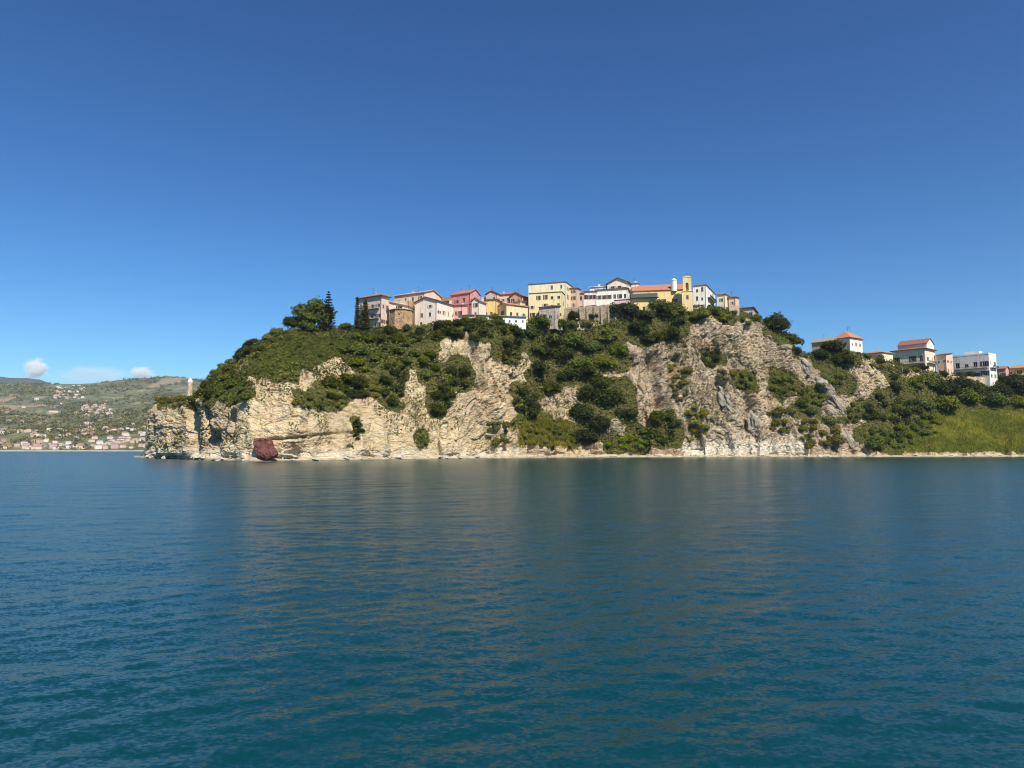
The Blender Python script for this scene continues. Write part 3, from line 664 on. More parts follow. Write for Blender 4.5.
for (a_, b2, r_, sp2, lab) in [(905, 371, 5.5, 'dark', 'dark tree at the left corner of the two tier roofed house'), (916, 369, 5, 'green', 'low green tree under the balcony of the two tier roofed house'), (944, 373, 5.5, 'dark', 'dark tree before the narrow brown pink house'), (962, 376, 5, 'dark', 'dark low tree at the left foot of the white flat roofed block'),
        (987, 380, 6, 'green', 'green tree at the bright corner of the white flat roofed block'), (1002, 377, 6.5, 'dark', 'dark tree in front of the small red roofed pink house'), (1017, 383, 6, 'green', 'green tree at the foot of the yellow edge house'), (880, 361, 5.5, 'dark', 'dark tree under the cream end wall of the low orange roof'), (846, 352, 5, 'green', 'green tree under the bright wall of the orange pyramid roofed house'),
        (757, 314, 7, 'green', 'pale green round tree at the end of the low red brown roof'), (712, 311, 6, 'dark', 'dark tree at the foot of the white balconied house'), (470, 322, 5, 'dark', 'dark tree right under the pale right gable of the red house')]:
    plant('broadleaf_tree', sp2, a_, b2, r_, lab, None, None, .85)
for (a_, b2, r_) in [(297, 348, 3.2), (299, 353, 2.6), (319, 356, 3.4), (306, 341, 2.4), (276, 352, 3), (262, 366, 2.8), (331, 345, 3.2), (284, 343, 2.2)]:
    plant('bush', 'dark', a_, b2, r_, 'small dark bush dotting the bright ivy slope', 'small bushes dotting the ivy slope')
plant('bush', 'dark', 199, 403, 6, 'dark bush filling the notch right of the small tan tower')
plant('bush', 'olive', 191, 398, 7, 'olive bush hiding the foot of the small tan tower')
def conifer(px, py_base, py_top, wpx, sp, label, seed, whorls=15):
    g_ = np.random.default_rng(seed); b = ground(px, py_base); H = (py_base - py_top) / F * b.y; w = wpx / F * b.y
    o = empty('conifer', b); tag(o, label, 'tree'); bm = bmesh.new(); add_tube(bm, (0, 0, -2), (0, 0, H), 0.22, 0.05, 8)
    Cs, Ns = [], []
    for k in range(whorls):
        f = k / (whorls - 1); z = H * (0.10 + 0.88 * f); L = w * (1 - f) ** 0.75 * g_.uniform(.85, 1.1) + 0.2
        nb = 7
        for j in range(nb):
            a = 2 * math.pi * (j + g_.uniform(-.25, .25)) / nb; d = np.array([math.cos(a), math.sin(a), 0.12])
            add_tube(bm, (0, 0, z), tuple(np.array([0, 0, z]) + d * L), 0.06, 0.02, 5)
            m = int(26 * L / w + 8); s = g_.uniform(.15, 1.05, m)
            Cs.append(np.array([0, 0, z]) + d * L * s[:, None] + g_.normal(0, .13, (m, 3)) * np.array([1, 1, .7])); Ns.append(np.tile([0, 0, 1.0], (m, 1)))
    C = np.concatenate(Cs); V, q = leaf_quads(C, np.concatenate(Ns), 0.42, g_, .5)
    me = mesh_np('crown', V, q, SPEC[sp]); set_color(me, 'tint', np.repeat(g_.uniform(0, .8, len(C)), 4)[:, None] * np.ones((1, 3)))
    link('crown', me, None, o); me = bpy.data.meshes.new('trunk'); bm.to_mesh(me); bm.free(); me.materials.append(M_BARK); link('trunk', me, None, o)
conifer(327.5, 330, 289.5, 8, 'dark', 'tall spire shaped conifer with spaced branch tiers on the hill crest', 3, 14)
conifer(364, 331, 298, 5.5, 'olive', 'brownish conifer right in front of the greyish pink house', 4, 17)
conifer(356.5, 330, 296, 2.0, 'dark', 'slim conifer at the left corner of the greyish pink house', 8, 15)

# ------------------------------------------------------------------ ground cover too fine to count
def cover(name, mask, n, size, mat, label, cat, seed, lift=(0.0, 0.6), tilt=.8, aspect=1.3, upright=False):
    g = np.random.default_rng(seed)
    T = Tg[:-1, None] * np.ones((1, NC - 1))
    p0 = G[:-1, :-1]; e1 = G[:-1, 1:] - p0; e2 = G[1:, :-1] - p0
    nn = np.cross(e1, e2); area = np.linalg.norm(nn, axis=-1)
    w = area * np.clip(mask, 0, 1).reshape(NR, NC)[:-1, :-1] * ((T > 2.0) & (T < 6.2))
    pr = (w / w.sum()).ravel(); pick = g.choice(len(pr), n, p=pr)
    nn = (nn / (area[..., None] + 1e-9)).reshape(-1, 3)[pick]; nn *= np.sign(nn[:, 2:3] + 1e-6 - 0.0 * nn[:, 1:2])
    out = nn + np.array([0, -.3, .5])
    base = p0.reshape(-1, 3)[pick] + e1.reshape(-1, 3)[pick] * g.random((n, 1)) + e2.reshape(-1, 3)[pick] * g.random((n, 1))
    clump = np.clip(0.5 + 0.6 * fbm(base * 0.35, 3, seed) + 0.6 * fbm(base * 0.07, 3, seed + 5), 0, 1)
    C = base + out / np.linalg.norm(out, axis=1, keepdims=True) * (lift[0] + (lift[1] - lift[0]) * g.random(n) * (.4 + clump))[:, None]
    if upright:
        h_ = g.uniform(.6, 1.2, n) * lift[1]; a = g.uniform(0, 6.28, n); lean = np.stack([np.cos(a) * .25, np.sin(a) * .25, np.ones(n)], 1) * h_[:, None]
        wd = np.stack([np.sin(a), -np.cos(a), 0 * a], 1) * (size * .5)
        V = np.stack([base - wd, base + wd, base + wd * .3 + lean, base - wd * .3 + lean], 1).reshape(-1, 3); q = np.arange(4 * n).reshape(n, 4)
    else:
        V, q = leaf_quads(C, out, size, g, tilt, aspect)
    me = mesh_np(name, V, q, mat); tint = np.clip(clump * .6 + g.normal(.2, .15, n), 0, 1)
    set_color(me, 'tint', np.repeat(tint, 4)[:, None] * np.ones((1, 3)))
    tag(link(name, me), label, cat, kind='stuff')
spars = np.clip((fbm(Q * 0.09, 4, 301) - 0.12) * 4, 0, 1) * (pxq > 150)
und = np.clip(veg * 1.2 - .15, 0, 1) * (1 - .75 * ert) * (1 - mdw)
cover('undergrowth', und, 42000, 0.5, SPEC['green'], 'tangled green undergrowth filling the gaps between bushes', 'undergrowth', 21, (0, 1.0), .5)
crest = ((Tq > 4.35) & (Tq < 5.5) & (pxq > 150)) * np.clip(0.5 + fbm(Q * 0.12, 3, 306), 0, 1)
cover('crest_scrub', np.clip(crest, 0, 1) * (1 - grs) * (1 - .8 * mdw), 26000, 0.5, SPEC['dark'], 'dark scrub fringing the top of the rock faces', 'scrub', 25, (0, 1.0))
cover('dry_scrub', spars * (1 - veg) * (1 - grs) * (1 - mdw) * (Tq > 2.5) * (Tq < 5), 9000, 0.42, SPEC['olive'], 'sparse dry scrub dotting the bare rock', 'scrub', 22, (0, .5))
cover('ivy', grs, 26000, 0.42, SPEC['ivy'], 'bright green ivy blanket on the western slope', 'ivy', 23, (0, .7), .6)
cover('meadow_grass', mdw, 60000, 0.16, SPEC['meadow'], 'yellow green tall grass of the shore meadow', 'grass', 24, (0, .75), upright=True)
reedm = look(blur(RDS, 1), pxq, pyq) * frontm
cover('reeds', reedm * np.clip(.45 + 1.4 * fbm(Q * .22, 3, 721), 0, 1), 5200, 0.12, SPEC['reed'], 'pale tall reeds at the mouth of the wooded gully', 'reeds', 26, (0, 1.7), upright=True)

# ------------------------------------------------------------------ houses
M_GLASS = glass(); M_FRAME = plain('window_frame', (200, 190, 175)); M_SHADE = plain('brown_shutter', (92, 66, 48)); M_GSHUT = plain('green_shutter', (60, 84, 66))
M_PALESH = plain('pale_shutter', (176, 168, 150)); M_RAIL = plain('dark_iron', (48, 46, 46), .5, .5, .6); M_SLAB = plain('concrete', (176, 168, 156), .9, .2); M_EAVE = plain('eave_timber', (96, 74, 58), .9, .2)
M_GREYROOF = plain('grey_sheet_roof', (132, 142, 146), .6, .4)
_win = {}
def window(parent, loc, rz, w, h, sh=None, arch=False):
    key = (round(w, 2), round(h, 2), arch)
    if key not in _win:
        f = .07; bm = bmesh.new()
        add_box(bm, -w / 2, -w / 2 + f, .10, .17, 0, h); add_box(bm, w / 2 - f, w / 2, .10, .17, 0, h)
        add_box(bm, -w / 2 + f, w / 2 - f, .10, .17, 0, f); add_box(bm, -w / 2 + f, w / 2 - f, .10, .17, h - f, h)
        add_box(bm, -.03, .03, .105, .165, f, h - f)
        add_box(bm, -w / 2 - .1, w / 2 + .1, -.08, .02, -.09, 0)
        fr = bm_mesh('window', bm, M_FRAME); pn = box_mesh('pane', -w / 2 + .003, w / 2 - .003, .172, .20, .003, h - .003, mat=M_GLASS)
        _win[key] = (fr, pn, {})
    fr, pn, shs = _win[key]
    o = link('window', fr, None, parent, loc, rz); link('pane', pn, None, o)
    if sh is not None:
        if sh.name not in shs:
            l = box_mesh('shutter', -w / 2 - .04 - w * .5, -w / 2 - .04, -.06, -.012, 0, h, mat=sh); r_ = box_mesh('shutter', w / 2 + .04, w / 2 + .04 + w * .5, -.06, -.012, 0, h, mat=sh); shs[sh.name] = (l, r_)
        for m in shs[sh.name]: link('shutter', m, None, o)
    return o
def face_quads(bm, O, u, n, W, H, low, ops, depth=.2):
    O, u, n = Vector(O), Vector(u), Vector(n); up = Vector((0, 0, 1))
    xs = sorted({0.0, W} | {v for o in ops for v in (o[0], o[2])}); zs = sorted({low, H} | {v for o in ops for v in (o[1], o[3])})
    pt = lambda a, z, k=0.0: bm.verts.new(O + u * a + up * z - n * k)
    for i in range(len(xs) - 1):
        for j in range(len(zs) - 1):
            ca, cz = (xs[i] + xs[i + 1]) / 2, (zs[j] + zs[j + 1]) / 2
            if any(o[0] < ca < o[2] and o[1] < cz < o[3] for o in ops): continue
            bm.faces.new((pt(xs[i], zs[j]), pt(xs[i + 1], zs[j]), pt(xs[i + 1], zs[j + 1]), pt(xs[i], zs[j + 1])))
    for (a0, z0, a1, z1) in ops:
        for (p_, q_) in (((a0, z0), (a1, z0)), ((a1, z0), (a1, z1)), ((a1, z1), (a0, z1)), ((a0, z1), (a0, z0))):
            bm.faces.new((pt(*p_), pt(*q_), pt(*q_, depth), pt(*p_, depth)))
WR = random.Random(23)
def layout(W, H, spec, floor=3.1, r=None):
    """spec: dict cols, rows, w, h, skip=set of (col,row), z0"""
    if not spec: return []
    c, rws = spec['c'], spec['r']; w, h = spec.get('w', .95), spec.get('h', 1.5); z0 = spec.get('z0', .9); fl = spec.get('fl', (H - z0 + .8) / rws if rws else 3)
    m = spec.get('m', .5); out = []
    for j in range(rws):
        for i in range(c):
            if (i, j) in spec.get('skip', ()): continue
            a = W * (i + m) / (c - 1 + 2 * m) if c > 1 else W * spec.get('a', .5); z = z0 + j * fl
            if a - w / 2 < .15 or a + w / 2 > W - .15 or z + h > H - .12: continue
            if c * rws > 4 and WR.random() < .04: continue
            k_ = WR.choice((.82, 1, 1, 1, 1.1)) if w < 1.25 else 1; a += WR.uniform(-.12, .12) if w < 1.25 else 0; hh_ = h * WR.choice((.7, 1, 1, 1.08))
            if z + hh_ > H - .12: hh_ = H - .13 - z
            out.append((a - w * k_ / 2, z, a + w * k_ / 2, z + hh_))
    return out
def slab_roof(bm, polys, th=.22):
    """closed slab under each roof slope, sharing edges"""
    vmap = {}
    def vert(p):
        k = tuple(round(c, 4) for c in p)
        if k not in vmap: vmap[k] = bm.verts.new(p)
        return vmap[k]
    fs = [bm.faces.new([vert(p) for p in poly]) for poly in polys]
    bmesh.ops.recalc_face_normals(bm, faces=fs)
    r_ = bmesh.ops.extrude_face_region(bm, geom=fs)
    bmesh.ops.translate(bm, vec=(0, 0, -th), verts=[g for g in r_['geom'] if isinstance(g, bmesh.types.BMVert)])
    for f in fs:
        if f.is_valid is False: pass
ALLH = []
def house(name, label, pA, pB, pC, D, th, base, eave, roof='hip', rise=1.6, wall=(228, 208, 180), tile=(190, 110, 75), L=None, Rf=None, d=None, group=None,
          sh=None, chim=0, over=.45, low=4.0, cat='house', balc=(), Wmat=None, Rmat=None, wornness=.5, raise_=0.0):
    th = R(th); bx, by, bz = [float(q_) for q_ in at(pB, base, D)]; bz += raise_
    H = float(at(pB, eave, D)[2]) + raise_ - bz; b = (384 - base) / F; kx = cp - b * sp
    aA = (pA - 512) / F / kx; w = (bx - aA * by) / (math.cos(th) + aA * math.sin(th))
    if d is None:
        aC = (pC - 512) / F / kx; d = (aC * by - bx) / (math.sin(th) - aC * math.cos(th))
        d = min(max(d, 3.0), 30.0)
    ux, uy = Vector((math.cos(th), -math.sin(th), 0)), Vector((math.sin(th), math.cos(th), 0))
    ctr = Vector((bx, by, bz)) - ux * (w / 2) + uy * (d / 2)
    o = empty(name, ctr, -th); tag(o, label, cat, group)
    wm = Wmat or plaster(wall, worn=wornness); hw, hd = w / 2, d / 2; Hs = H
    opsL = layout(w, H, L); opsR = layout(d, H, Rf)
    bm = bmesh.new()
    face_quads(bm, (-hw, -hd, 0), (1, 0, 0), (0, -1, 0), w, H, -low, opsL)
    face_quads(bm, (hw, -hd, 0), (0, 1, 0), (1, 0, 0), d, H, -low, opsR)
    face_quads(bm, (hw, hd, 0), (-1, 0, 0), (0, 1, 0), w, H, -low, [])
    face_quads(bm, (-hw, hd, 0), (0, -1, 0), (-1, 0, 0), d, H, -low, [])
    P_ = []; ov = over
    nv = lambda *p: bm.verts.new(p)
    if roof == 'gable_x':
        s = rise / hd; P_ = [[(-hw - ov, -hd - ov, H - s * ov), (hw + ov, -hd - ov, H - s * ov), (hw + ov, 0, H + rise), (-hw - ov, 0, H + rise)], [(hw + ov, hd + ov, H - s * ov), (-hw - ov, hd + ov, H - s * ov), (-hw - ov, 0, H + rise), (hw + ov, 0, H + rise)]]
        for x in (-hw, hw): bm.faces.new((nv(x, -hd, H), nv(x, hd, H), nv(x, 0, H + rise)))
    elif roof == 'gable_y':
        s = rise / hw; P_ = [[(-hw - ov, -hd - ov, H - s * ov), (-hw - ov, hd + ov, H - s * ov), (0, hd + ov, H + rise), (0, -hd - ov, H + rise)], [(hw + ov, hd + ov, H - s * ov), (hw + ov, -hd - ov, H - s * ov), (0, -hd - ov, H + rise), (0, hd + ov, H + rise)]]
        for y in (-hd, hd): bm.faces.new((nv(-hw, y, H), nv(hw, y, H), nv(0, y, H + rise)))
    elif roof == 'hip':
        a, c = hw + ov, hd + ov
        if a > c: r1, r2 = (-(a - c), 0, H + rise), (a - c, 0, H + rise); 
        else: r1, r2 = (0, -(c - a), H + rise), (0, c - a, H + rise)
        z = H + .02; c1, c2, c3, c4 = (-a, -c, z), (a, -c, z), (a, c, z), (-a, c, z)
        if a > c: P_ = [[c1, c2, r2, r1], [c3, c4, r1, r2], [c2, c3, r2], [c4, c1, r1]]
        elif c > a: P_ = [[c1, c2, r1], [c3, c4, r2], [c2, c3, r2, r1], [c4, c1, r1, r2]]
    elif roof == 'shed':      # rises to the back
        s = rise / d; P_ = [[(-hw - ov, -hd - ov, H - s * ov + .05), (hw + ov, -hd - ov, H - s * ov + .05), (hw + ov, hd + ov, H + rise + s * ov + .05), (-hw - ov, hd + ov, H + rise + s * ov + .05)]]
        for x in (-hw, hw): bm.faces.new((nv(x, -hd, H), nv(x, hd, H), nv(x, hd, H + rise)))
        bm.faces.new((nv(-hw, hd, H), nv(hw, hd, H), nv(hw, hd, H + rise), nv(-hw, hd, H + rise)))
    elif roof == 'shed_x':    # rises toward +x
        s = rise / w; P_ = [[(-hw - ov, -hd - ov, H - s * ov + .05), (hw + ov, -hd - ov, H + rise + s * ov + .05), (hw + ov, hd + ov, H + rise + s * ov + .05), (-hw - ov, hd + ov, H - s * ov + .05)]]
        for y in (-hd, hd): bm.faces.new((nv(-hw, y, H), nv(hw, y, H), nv(hw, y, H + rise)))
        bm.faces.new((nv(hw, -hd, H), nv(hw, hd, H), nv(hw, hd, H + rise), nv(hw, -hd, H + rise)))
    elif roof == 'flat':
        P_ = [[(-hw - ov, -hd - ov, H + .26), (hw + ov, -hd - ov, H + .26), (hw + ov, hd + ov, H + .26), (-hw - ov, hd + ov, H + .26)]]
    link('wall', bm_mesh('wall', bm, wm), None, o)
    rm = Rmat or tiles(tile); rf = None
    if roof == 'parapet':
        bm = bmesh.new(); k = .28; ph = .7
        add_box(bm, -hw - .06, hw + .06, -hd - .06, -hd + k, H + .002, H + ph); add_box(bm, -hw - .06, hw + .06, hd - k, hd + .06, H + .002, H + ph)
        add_box(bm, -hw - .06, -hw + k, -hd + k, hd - k, H + .002, H + ph); add_box(bm, hw - k, hw + .06, -hd + k, hd - k, H + .002, H + ph)
        add_box(bm, -hw + k, hw - k, -hd + k, hd - k, H + .002, H + .18); rf = link('roof', bm_mesh('roof', bm, wm), None, o)
    elif P_:
        bm = bmesh.new(); slab_roof(bm, P_)
        bmesh.ops.recalc_face_normals(bm, faces=bm.faces); me = bpy.data.meshes.new('roof'); bm.to_mesh(me); bm.free(); me.materials.append(rm); rf = link('roof', me, None, o)
    for k in range(chim):
        x, y = hw * (-.45 + .8 * k), hd * .15; zt = H + rise * .75
        bm = bmesh.new(); add_box(bm, x - .3, x + .3, y - .3, y + .3, H + .1, zt + 1.1); add_box(bm, x - .42, x + .42, y - .42, y + .42, zt + 1.1, zt + 1.28)
        link('chimney', bm_mesh('chimney', bm, wm), None, rf or o)
    for ops, O, rz, u in ((opsL, Vector((-hw, -hd, 0)), 0, Vector((1, 0, 0))), (opsR, Vector((hw, -hd, 0)), math.pi / 2, Vector((0, 1, 0)))):
        for (a0, z0, a1, z1) in ops: window(o, O + u * ((a0 + a1) / 2) + Vector((0, 0, z0)), rz, a1 - a0, z1 - z0, sh or WR.choice((None, None, M_SHADE, M_GSHUT, M_PALESH)))
    if cat == 'house' and H > 5:
        bm = bmesh.new(); xq = hw - .25; add_tube(bm, (xq, -hd - .10, -1), (xq, -hd - .10, H - .1), .06, .06, 6); link('drainpipe', bm_mesh('drainpipe', bm, WR.choice((M_EAVE, M_RAIL, M_GREYROOF))), None, o)
        if WR.random() < .75 and roof != 'none':
            x, y = WR.uniform(-.3, .3) * w, WR.uniform(-.1, .2) * d; zt = H + rise + .2; bm = bmesh.new(); hA = WR.uniform(1.2, 2.4)
            add_tube(bm, (x, y, H + .1), (x, y, zt + hA), .045, .035, 5); add_tube(bm, (x - .55, y, zt + hA - .15), (x + .55, y, zt + hA - .15), .03, .03, 4); add_tube(bm, (x - .35, y, zt + hA - .5), (x + .35, y, zt + hA - .5), .03, .03, 4)
            link('aerial', bm_mesh('aerial', bm, M_RAIL), None, rf or o)
        if WR.random() < .6 and not chim and P_:
            x, y = WR.uniform(-.3, .3) * w, WR.uniform(.05, .25) * d; zt = H + rise + .5; bm = bmesh.new(); add_box(bm, x - .32, x + .32, y - .32, y + .32, H + .1, zt); add_box(bm, x - .45, x + .45, y - .45, y + .45, zt, zt + .16); link('chimney', bm_mesh('chimney', bm, wm), None, rf or o)
    for (fc, a0, a1, z) in balc:     # fraction along the face, height in metres
        W_ = w if fc == 'L' else d; bm = bmesh.new(); x0, x1 = a0 * W_, a1 * W_; dp = 1.2
        add_box(bm, x0, x1, -dp, -.003, z - .18, z)
        me = bm_mesh('balcony', bm, M_SLAB); loc = Vector((-hw, -hd, 0)) if fc == 'L' else Vector((hw, -hd, 0)); rz = 0 if fc == 'L' else math.pi / 2
        bo = link('balcony', me, None, o, loc, rz); bm = bmesh.new()
        add_box(bm, x0, x1, -dp + .02, -dp + .07, z + .92, z + 1.0)
        for i in range(int((x1 - x0) / .18) + 1):
            x = min(x0 + i * .18, x1 - .04); add_box(bm, x, x + .035, -dp + .03, -dp + .06, z + .002, z + .918)
        link('railing', bm_mesh('railing', bm, M_RAIL), None, bo)
    ALLH.append((o, w, d, H)); return o, w, d, H, wm

PEACH = (226, 192, 166); CREAM = (228, 206, 160); YEL = (226, 188, 120); WHT = (228, 222, 214); PNK = (202, 138, 134); LPNK = (228, 192, 182); GPNK = (206, 186, 172)
TB = (140, 108, 88); TO = (190, 112, 76); TR = (140, 78, 64); TD = (112, 84, 68); TP = (206, 170, 146)
# --- left end of the village
o, w, d, H, wm = house('apartment_house', 'greyish pink house with dark eaves and stacked balconies behind a brownish conifer', 357, 381, 389, 262, 33, 331, 295, 'hip', 1.3, GPNK, TB,
      dict(c=4, r=3, w=1.3, h=2.0, z0=1.2, fl=3.9), dict(c=2, r=2, w=.9, h=1.4, z0=3), sh=None, over=.8, balc=[('L', .08, .92, 4.9), ('L', .08, .92, 8.7)], low=3)
house('garden_wall', 'low white wall below the balconies of the greyish pink house', 350, 371, 372, 259, 12, 334, 328.5, 'none', 0, WHT, TB, d=.5, cat='wall')
house('house', 'peach gabled house with pale tiled roof above the stone bastion', 394, 424, 441, 267, 30, 325, 291.5, 'gable_x', 1.7, PEACH, TP, dict(c=4, r=3, w=1.0, h=1.5, skip={(0, 0), (1, 0), (2, 0)}, z0=1.4), dict(c=3, r=1, z0=8), chim=1)
house('house', 'low peach annex with one square window above the stone bastion', 389, 409, 411, 260, 14, 322, 300.5, 'shed_x', -2.0, (240, 204, 172), TP, dict(c=1, r=1, w=1.2, h=1.4, z0=4.6, a=.5), None, d=6)
house('house', 'long whitish house running away from the camera under a brown roof edge', 414.5, 436.6, 464, 258, 29, 329, 299.5, 'gable_y', 1.6, (242, 216, 196), TB, dict(c=2, r=3, w=1.1, h=1.4, z0=1.6, m=.75, fl=3.25), dict(c=6, r=2, w=.95, h=1.4, z0=2.6, fl=3.4), over=.55)
# stone bastion
def prism(name, label, px, D, base, top, wpx, mat, cat, seg=8, ratio=1.0, low=3, taper=.95, capm=None, cap='flat', caph=.4, group=None, partname='wall'):
    bx, by, bz = [float(q_) for q_ in at(px, base, D)]; H = float(at(px, top, D)[2]) - bz; r = wpx / F * D
    o = empty(name, (bx, by + r * .6, bz)); tag(o, label, cat, group); bm = bmesh.new(); rings = []
    for (z, k) in ((-low, 1.0), (H, taper)):
        rings.append([bm.verts.new((r * k * math.cos(2 * math.pi * (i + .5) / seg), ratio * r * k * math.sin(2 * math.pi * (i + .5) / seg), z)) for i in range(seg)])
    for i in range(seg): bm.faces.new((rings[0][i], rings[0][(i + 1) % seg], rings[1][(i + 1) % seg], rings[1][i]))
    bm.faces.new(rings[1]); link(partname, bm_mesh(partname, bm, mat), None, o)
    bm = bmesh.new(); a = []
    pr = [(r * taper * 1.08, H + .003), (r * taper * 1.08, H + .25)] + ([(r * taper * .2, H + caph)] if cap == 'cone' else [(r * taper * .85, H + caph * .6), (r * taper * .5, H + caph * .92), (.05, H + caph)] if cap == 'dome' else [])
    for (rr, z) in pr: a.append([bm.verts.new((rr * math.cos(2 * math.pi * (i + .5) / seg), ratio * rr * math.sin(2 * math.pi * (i + .5) / seg), z)) for i in range(seg)])
    for A, B in zip(a[:-1], a[1:]):
        for i in range(seg): bm.faces.new((A[i], A[(i + 1) % seg], B[(i + 1) % seg], B[i]))
    bm.faces.new(a[-1]); bm.faces.new(a[0][::-1]); link('cap', bm_mesh('cap', bm, capm or mat), None, o); return o, r, H
o, r_, H = prism('bastion', 'brown polygonal stone bastion with a dark window under the peach house', 400, 255, 327, 310, 13, stonework((176, 142, 108)), 'bastion', 8, 1.0)
window(o, Vector((-.2, -r_ * .925, H - 3.2)), 0, 1.0, 1.8)
# --- red house and neighbours
house('house', 'low brown roofed house tucked between the long whitish house and the red house', 433, 452, 456, 283, 18, 312, 300, 'gable_x', 2.4, (214, 176, 140), TD, dict(c=2, r=1, z0=1.2), None, d=8)
house('house', 'raspberry red house with an orange roof and pale right hand gable', 450.5, 470, 480, 272, 33, 318, 292, 'gable_x', 1.8, PNK, (176, 100, 76), dict(c=2, r=2, w=1.1, h=1.7, z0=2.2, fl=4.2, m=.8), dict(c=2, r=2, w=.9, h=1.5), over=.35, chim=1)
house('house', 'low pale pink annex leaning on the front of the red house', 449, 462, 464.5, 266, 20, 321, 304.5, 'shed', 1.0, (228, 176, 164), (170, 80, 62), dict(c=3, r=1, w=.9, h=1.5, z0=2.2), None, d=5)
house('house', 'small pale gabled house attached to the right side of the red house', 471.5, 479, 481.5, 270, 25, 318, 300, 'gable_y', 1.2, (232, 206, 190), TB, dict(c=1, r=2, w=.9, h=1.4), None, d=6)
house('house', 'saturated yellow house with a flat brown roof', 480.5, 496, 498, 279, 14, 321, 299, 'shed', .6, (230, 196, 130), TD, dict(c=2, r=1, w=.9, h=1.4, z0=2.2, m=.9), None, d=9)
house('house', 'cream house with an orange brown end wall and sloping tiled roof', 498.5, 506.5, 528, 276, 58, 322, 303.5, 'gable_y', 1.0, (224, 196, 150), (186, 128, 92), dict(c=1, r=1, w=1.0, h=1.6, z0=3.2), dict(c=3, r=1, w=1.0, h=1.5, z0=2.6, m=.7))
house('long_building', 'long low white building with a grey sheet roof below the yellow houses', 479.5, 526, 529, 270, -12, 325.5, 316.5, 'shed', .9, (240, 238, 232), TD, dict(c=7, r=1, w=.8, h=.9, z0=1.0), None, d=6, Rmat=M_GREYROOF, cat='building', over=.6, low=1.5)
house('house', 'whitish house with a red tiled roof behind the saturated yellow house', 496, 510, 514, 300, 18, 312, 293.5, 'gable_x', 1.5, (224, 196, 176), (176, 92, 70), dict(c=3, r=2, w=.9, h=1.4), None, d=9, chim=1)
house('house', 'dark red roofed house wedged left of the tall cream house', 510, 522, 530, 296, 30, 312, 295, 'gable_y', 1.6, (206, 160, 132), (140, 66, 54), dict(c=2, r=2, w=.9, h=1.4), dict(c=2, r=2), chim=1)
house('house', 'low roofed house in the dip behind the dark red roofed house', 484, 498, 500, 305, 12, 312, 296.5, 'gable_x', 1.2, (190, 160, 140), TD, dict(c=2, r=1), None, d=8)
# --- tall cream house (two volumes) and stone house
house('tall_house', 'tall cream house standing highest behind the yellow front block', 528.5, 566, 574, 288, 18, 318, 281.5, 'shed', .5, (234, 216, 182), TD, dict(c=4, r=4, w=1.0, h=1.6, z0=1.4, skip={(0, 3), (1, 3)}), dict(c=2, r=4, w=1.0, h=1.7), chim=2, over=.25)
house('house', 'cream yellow front block with rows of dark windows below the tall cream house', 529, 562, 566, 281, 15, 320, 292, 'flat', .3, (234, 210, 160), TD, dict(c=5, r=3, w=1.05, h=1.7, z0=1.6), dict(c=1, r=2), d=6.0, over=.2)
house('house', 'small grey stone house with a flat brown roof standing before the cream block', 539, 555.5, 560, 277, 25, 325, 305.5, 'shed', .8, WHT, TB, dict(c=2, r=1, w=1.2, h=1.9, z0=2.6, m=.75), dict(c=1, r=1, z0=2.6), Wmat=stonework((186, 168, 152)), over=.5, low=1.5)
# --- centre
house('house', 'brownish shaded house just right of the tall cream house', 571, 583, 585, 297, 15, 314, 292.5, 'gable_x', 1.2, (196, 168, 148), (160, 104, 84), dict(c=3, r=2, w=1.0, h=1.8, z0=1.6), None, d=9)
house('house', 'pale pinkish house with brown shutters above the buttressed stone wall', 583, 596, 598, 299, 10, 313, 290.5, 'gable_x', 1.0, (226, 204, 196), (172, 120, 96), dict(c=3, r=2, w=1.0, h=1.7, z0=1.6), None, d=9, sh=M_SHADE)
house('house', 'long off white house with dark windows stretching below the loggia house', 596, 628, 634, 301, 14, 314, 288.5, 'flat', .3, (234, 222, 208), TD, dict(c=6, r=2, w=1.0, h=1.7, z0=2.0), dict(c=2, r=2), d=9, over=.5, balc=[('L', .55, .97, 4.4)])
house('house', 'white roofed attic house peeping over the pale pinkish house', 590, 606, 609, 314, 15, 310, 286, 'shed', 1.6, (238, 234, 228), (222, 218, 212), dict(c=2, r=1, z0=6), None, d=8, Rmat=plain('white_roof', (226, 224, 220), .8))
house('loggia_house', 'highest gabled house with a dark open loggia under its brown roof', 607.5, 629, 634.5, 310, 20, 312, 281.5, 'gable_y', 2.2, (230, 212, 188), (120, 88, 70), dict(c=6, r=1, w=1.6, h=1.9, z0=9.9, m=.6), dict(c=2, r=2, z0=6), over=.7, sh=None)
house('house', 'narrow white house squeezed between the loggia house and the church roof', 629, 637, 640, 313, 25, 312, 282.5, 'shed', .8, (238, 228, 214), (200, 180, 160), dict(c=1, r=1, z0=9), None, d=6)
house('house', 'mauve pink house with a pale shutter left of the church canopy', 614.5, 629, 633, 294, 22, 318, 299.5, 'flat', .3, (226, 190, 188), TD, dict(c=3, r=1, w=1.0, h=1.7, z0=3.0), dict(c=1, r=1), over=.2)
house('tower_house', 'narrow brown tower house pressed against the right side of the tall cream house', 569.5, 577, 579, 293, 20, 316, 287.5, 'shed', .6, (206, 176, 146), TB, dict(c=1, r=4, w=.9, h=1.5), None, d=6)
house('house', 'low whitish house with a brown roof at the foot of the raspberry red house', 458, 468.5, 471, 262, 22, 324, 314.5, 'shed', .8, (230, 212, 192), TB, dict(c=2, r=1, w=.9, h=1.3, z0=1.0), None, d=5)
house('house', 'pinkish house with a brown roof rising behind the saturated yellow house', 486, 497, 500, 296, 24, 312, 292.5, 'gable_y', 1.2, (216, 180, 162), TB, dict(c=2, r=2, w=.9, h=1.4), dict(c=1, r=2), chim=1)
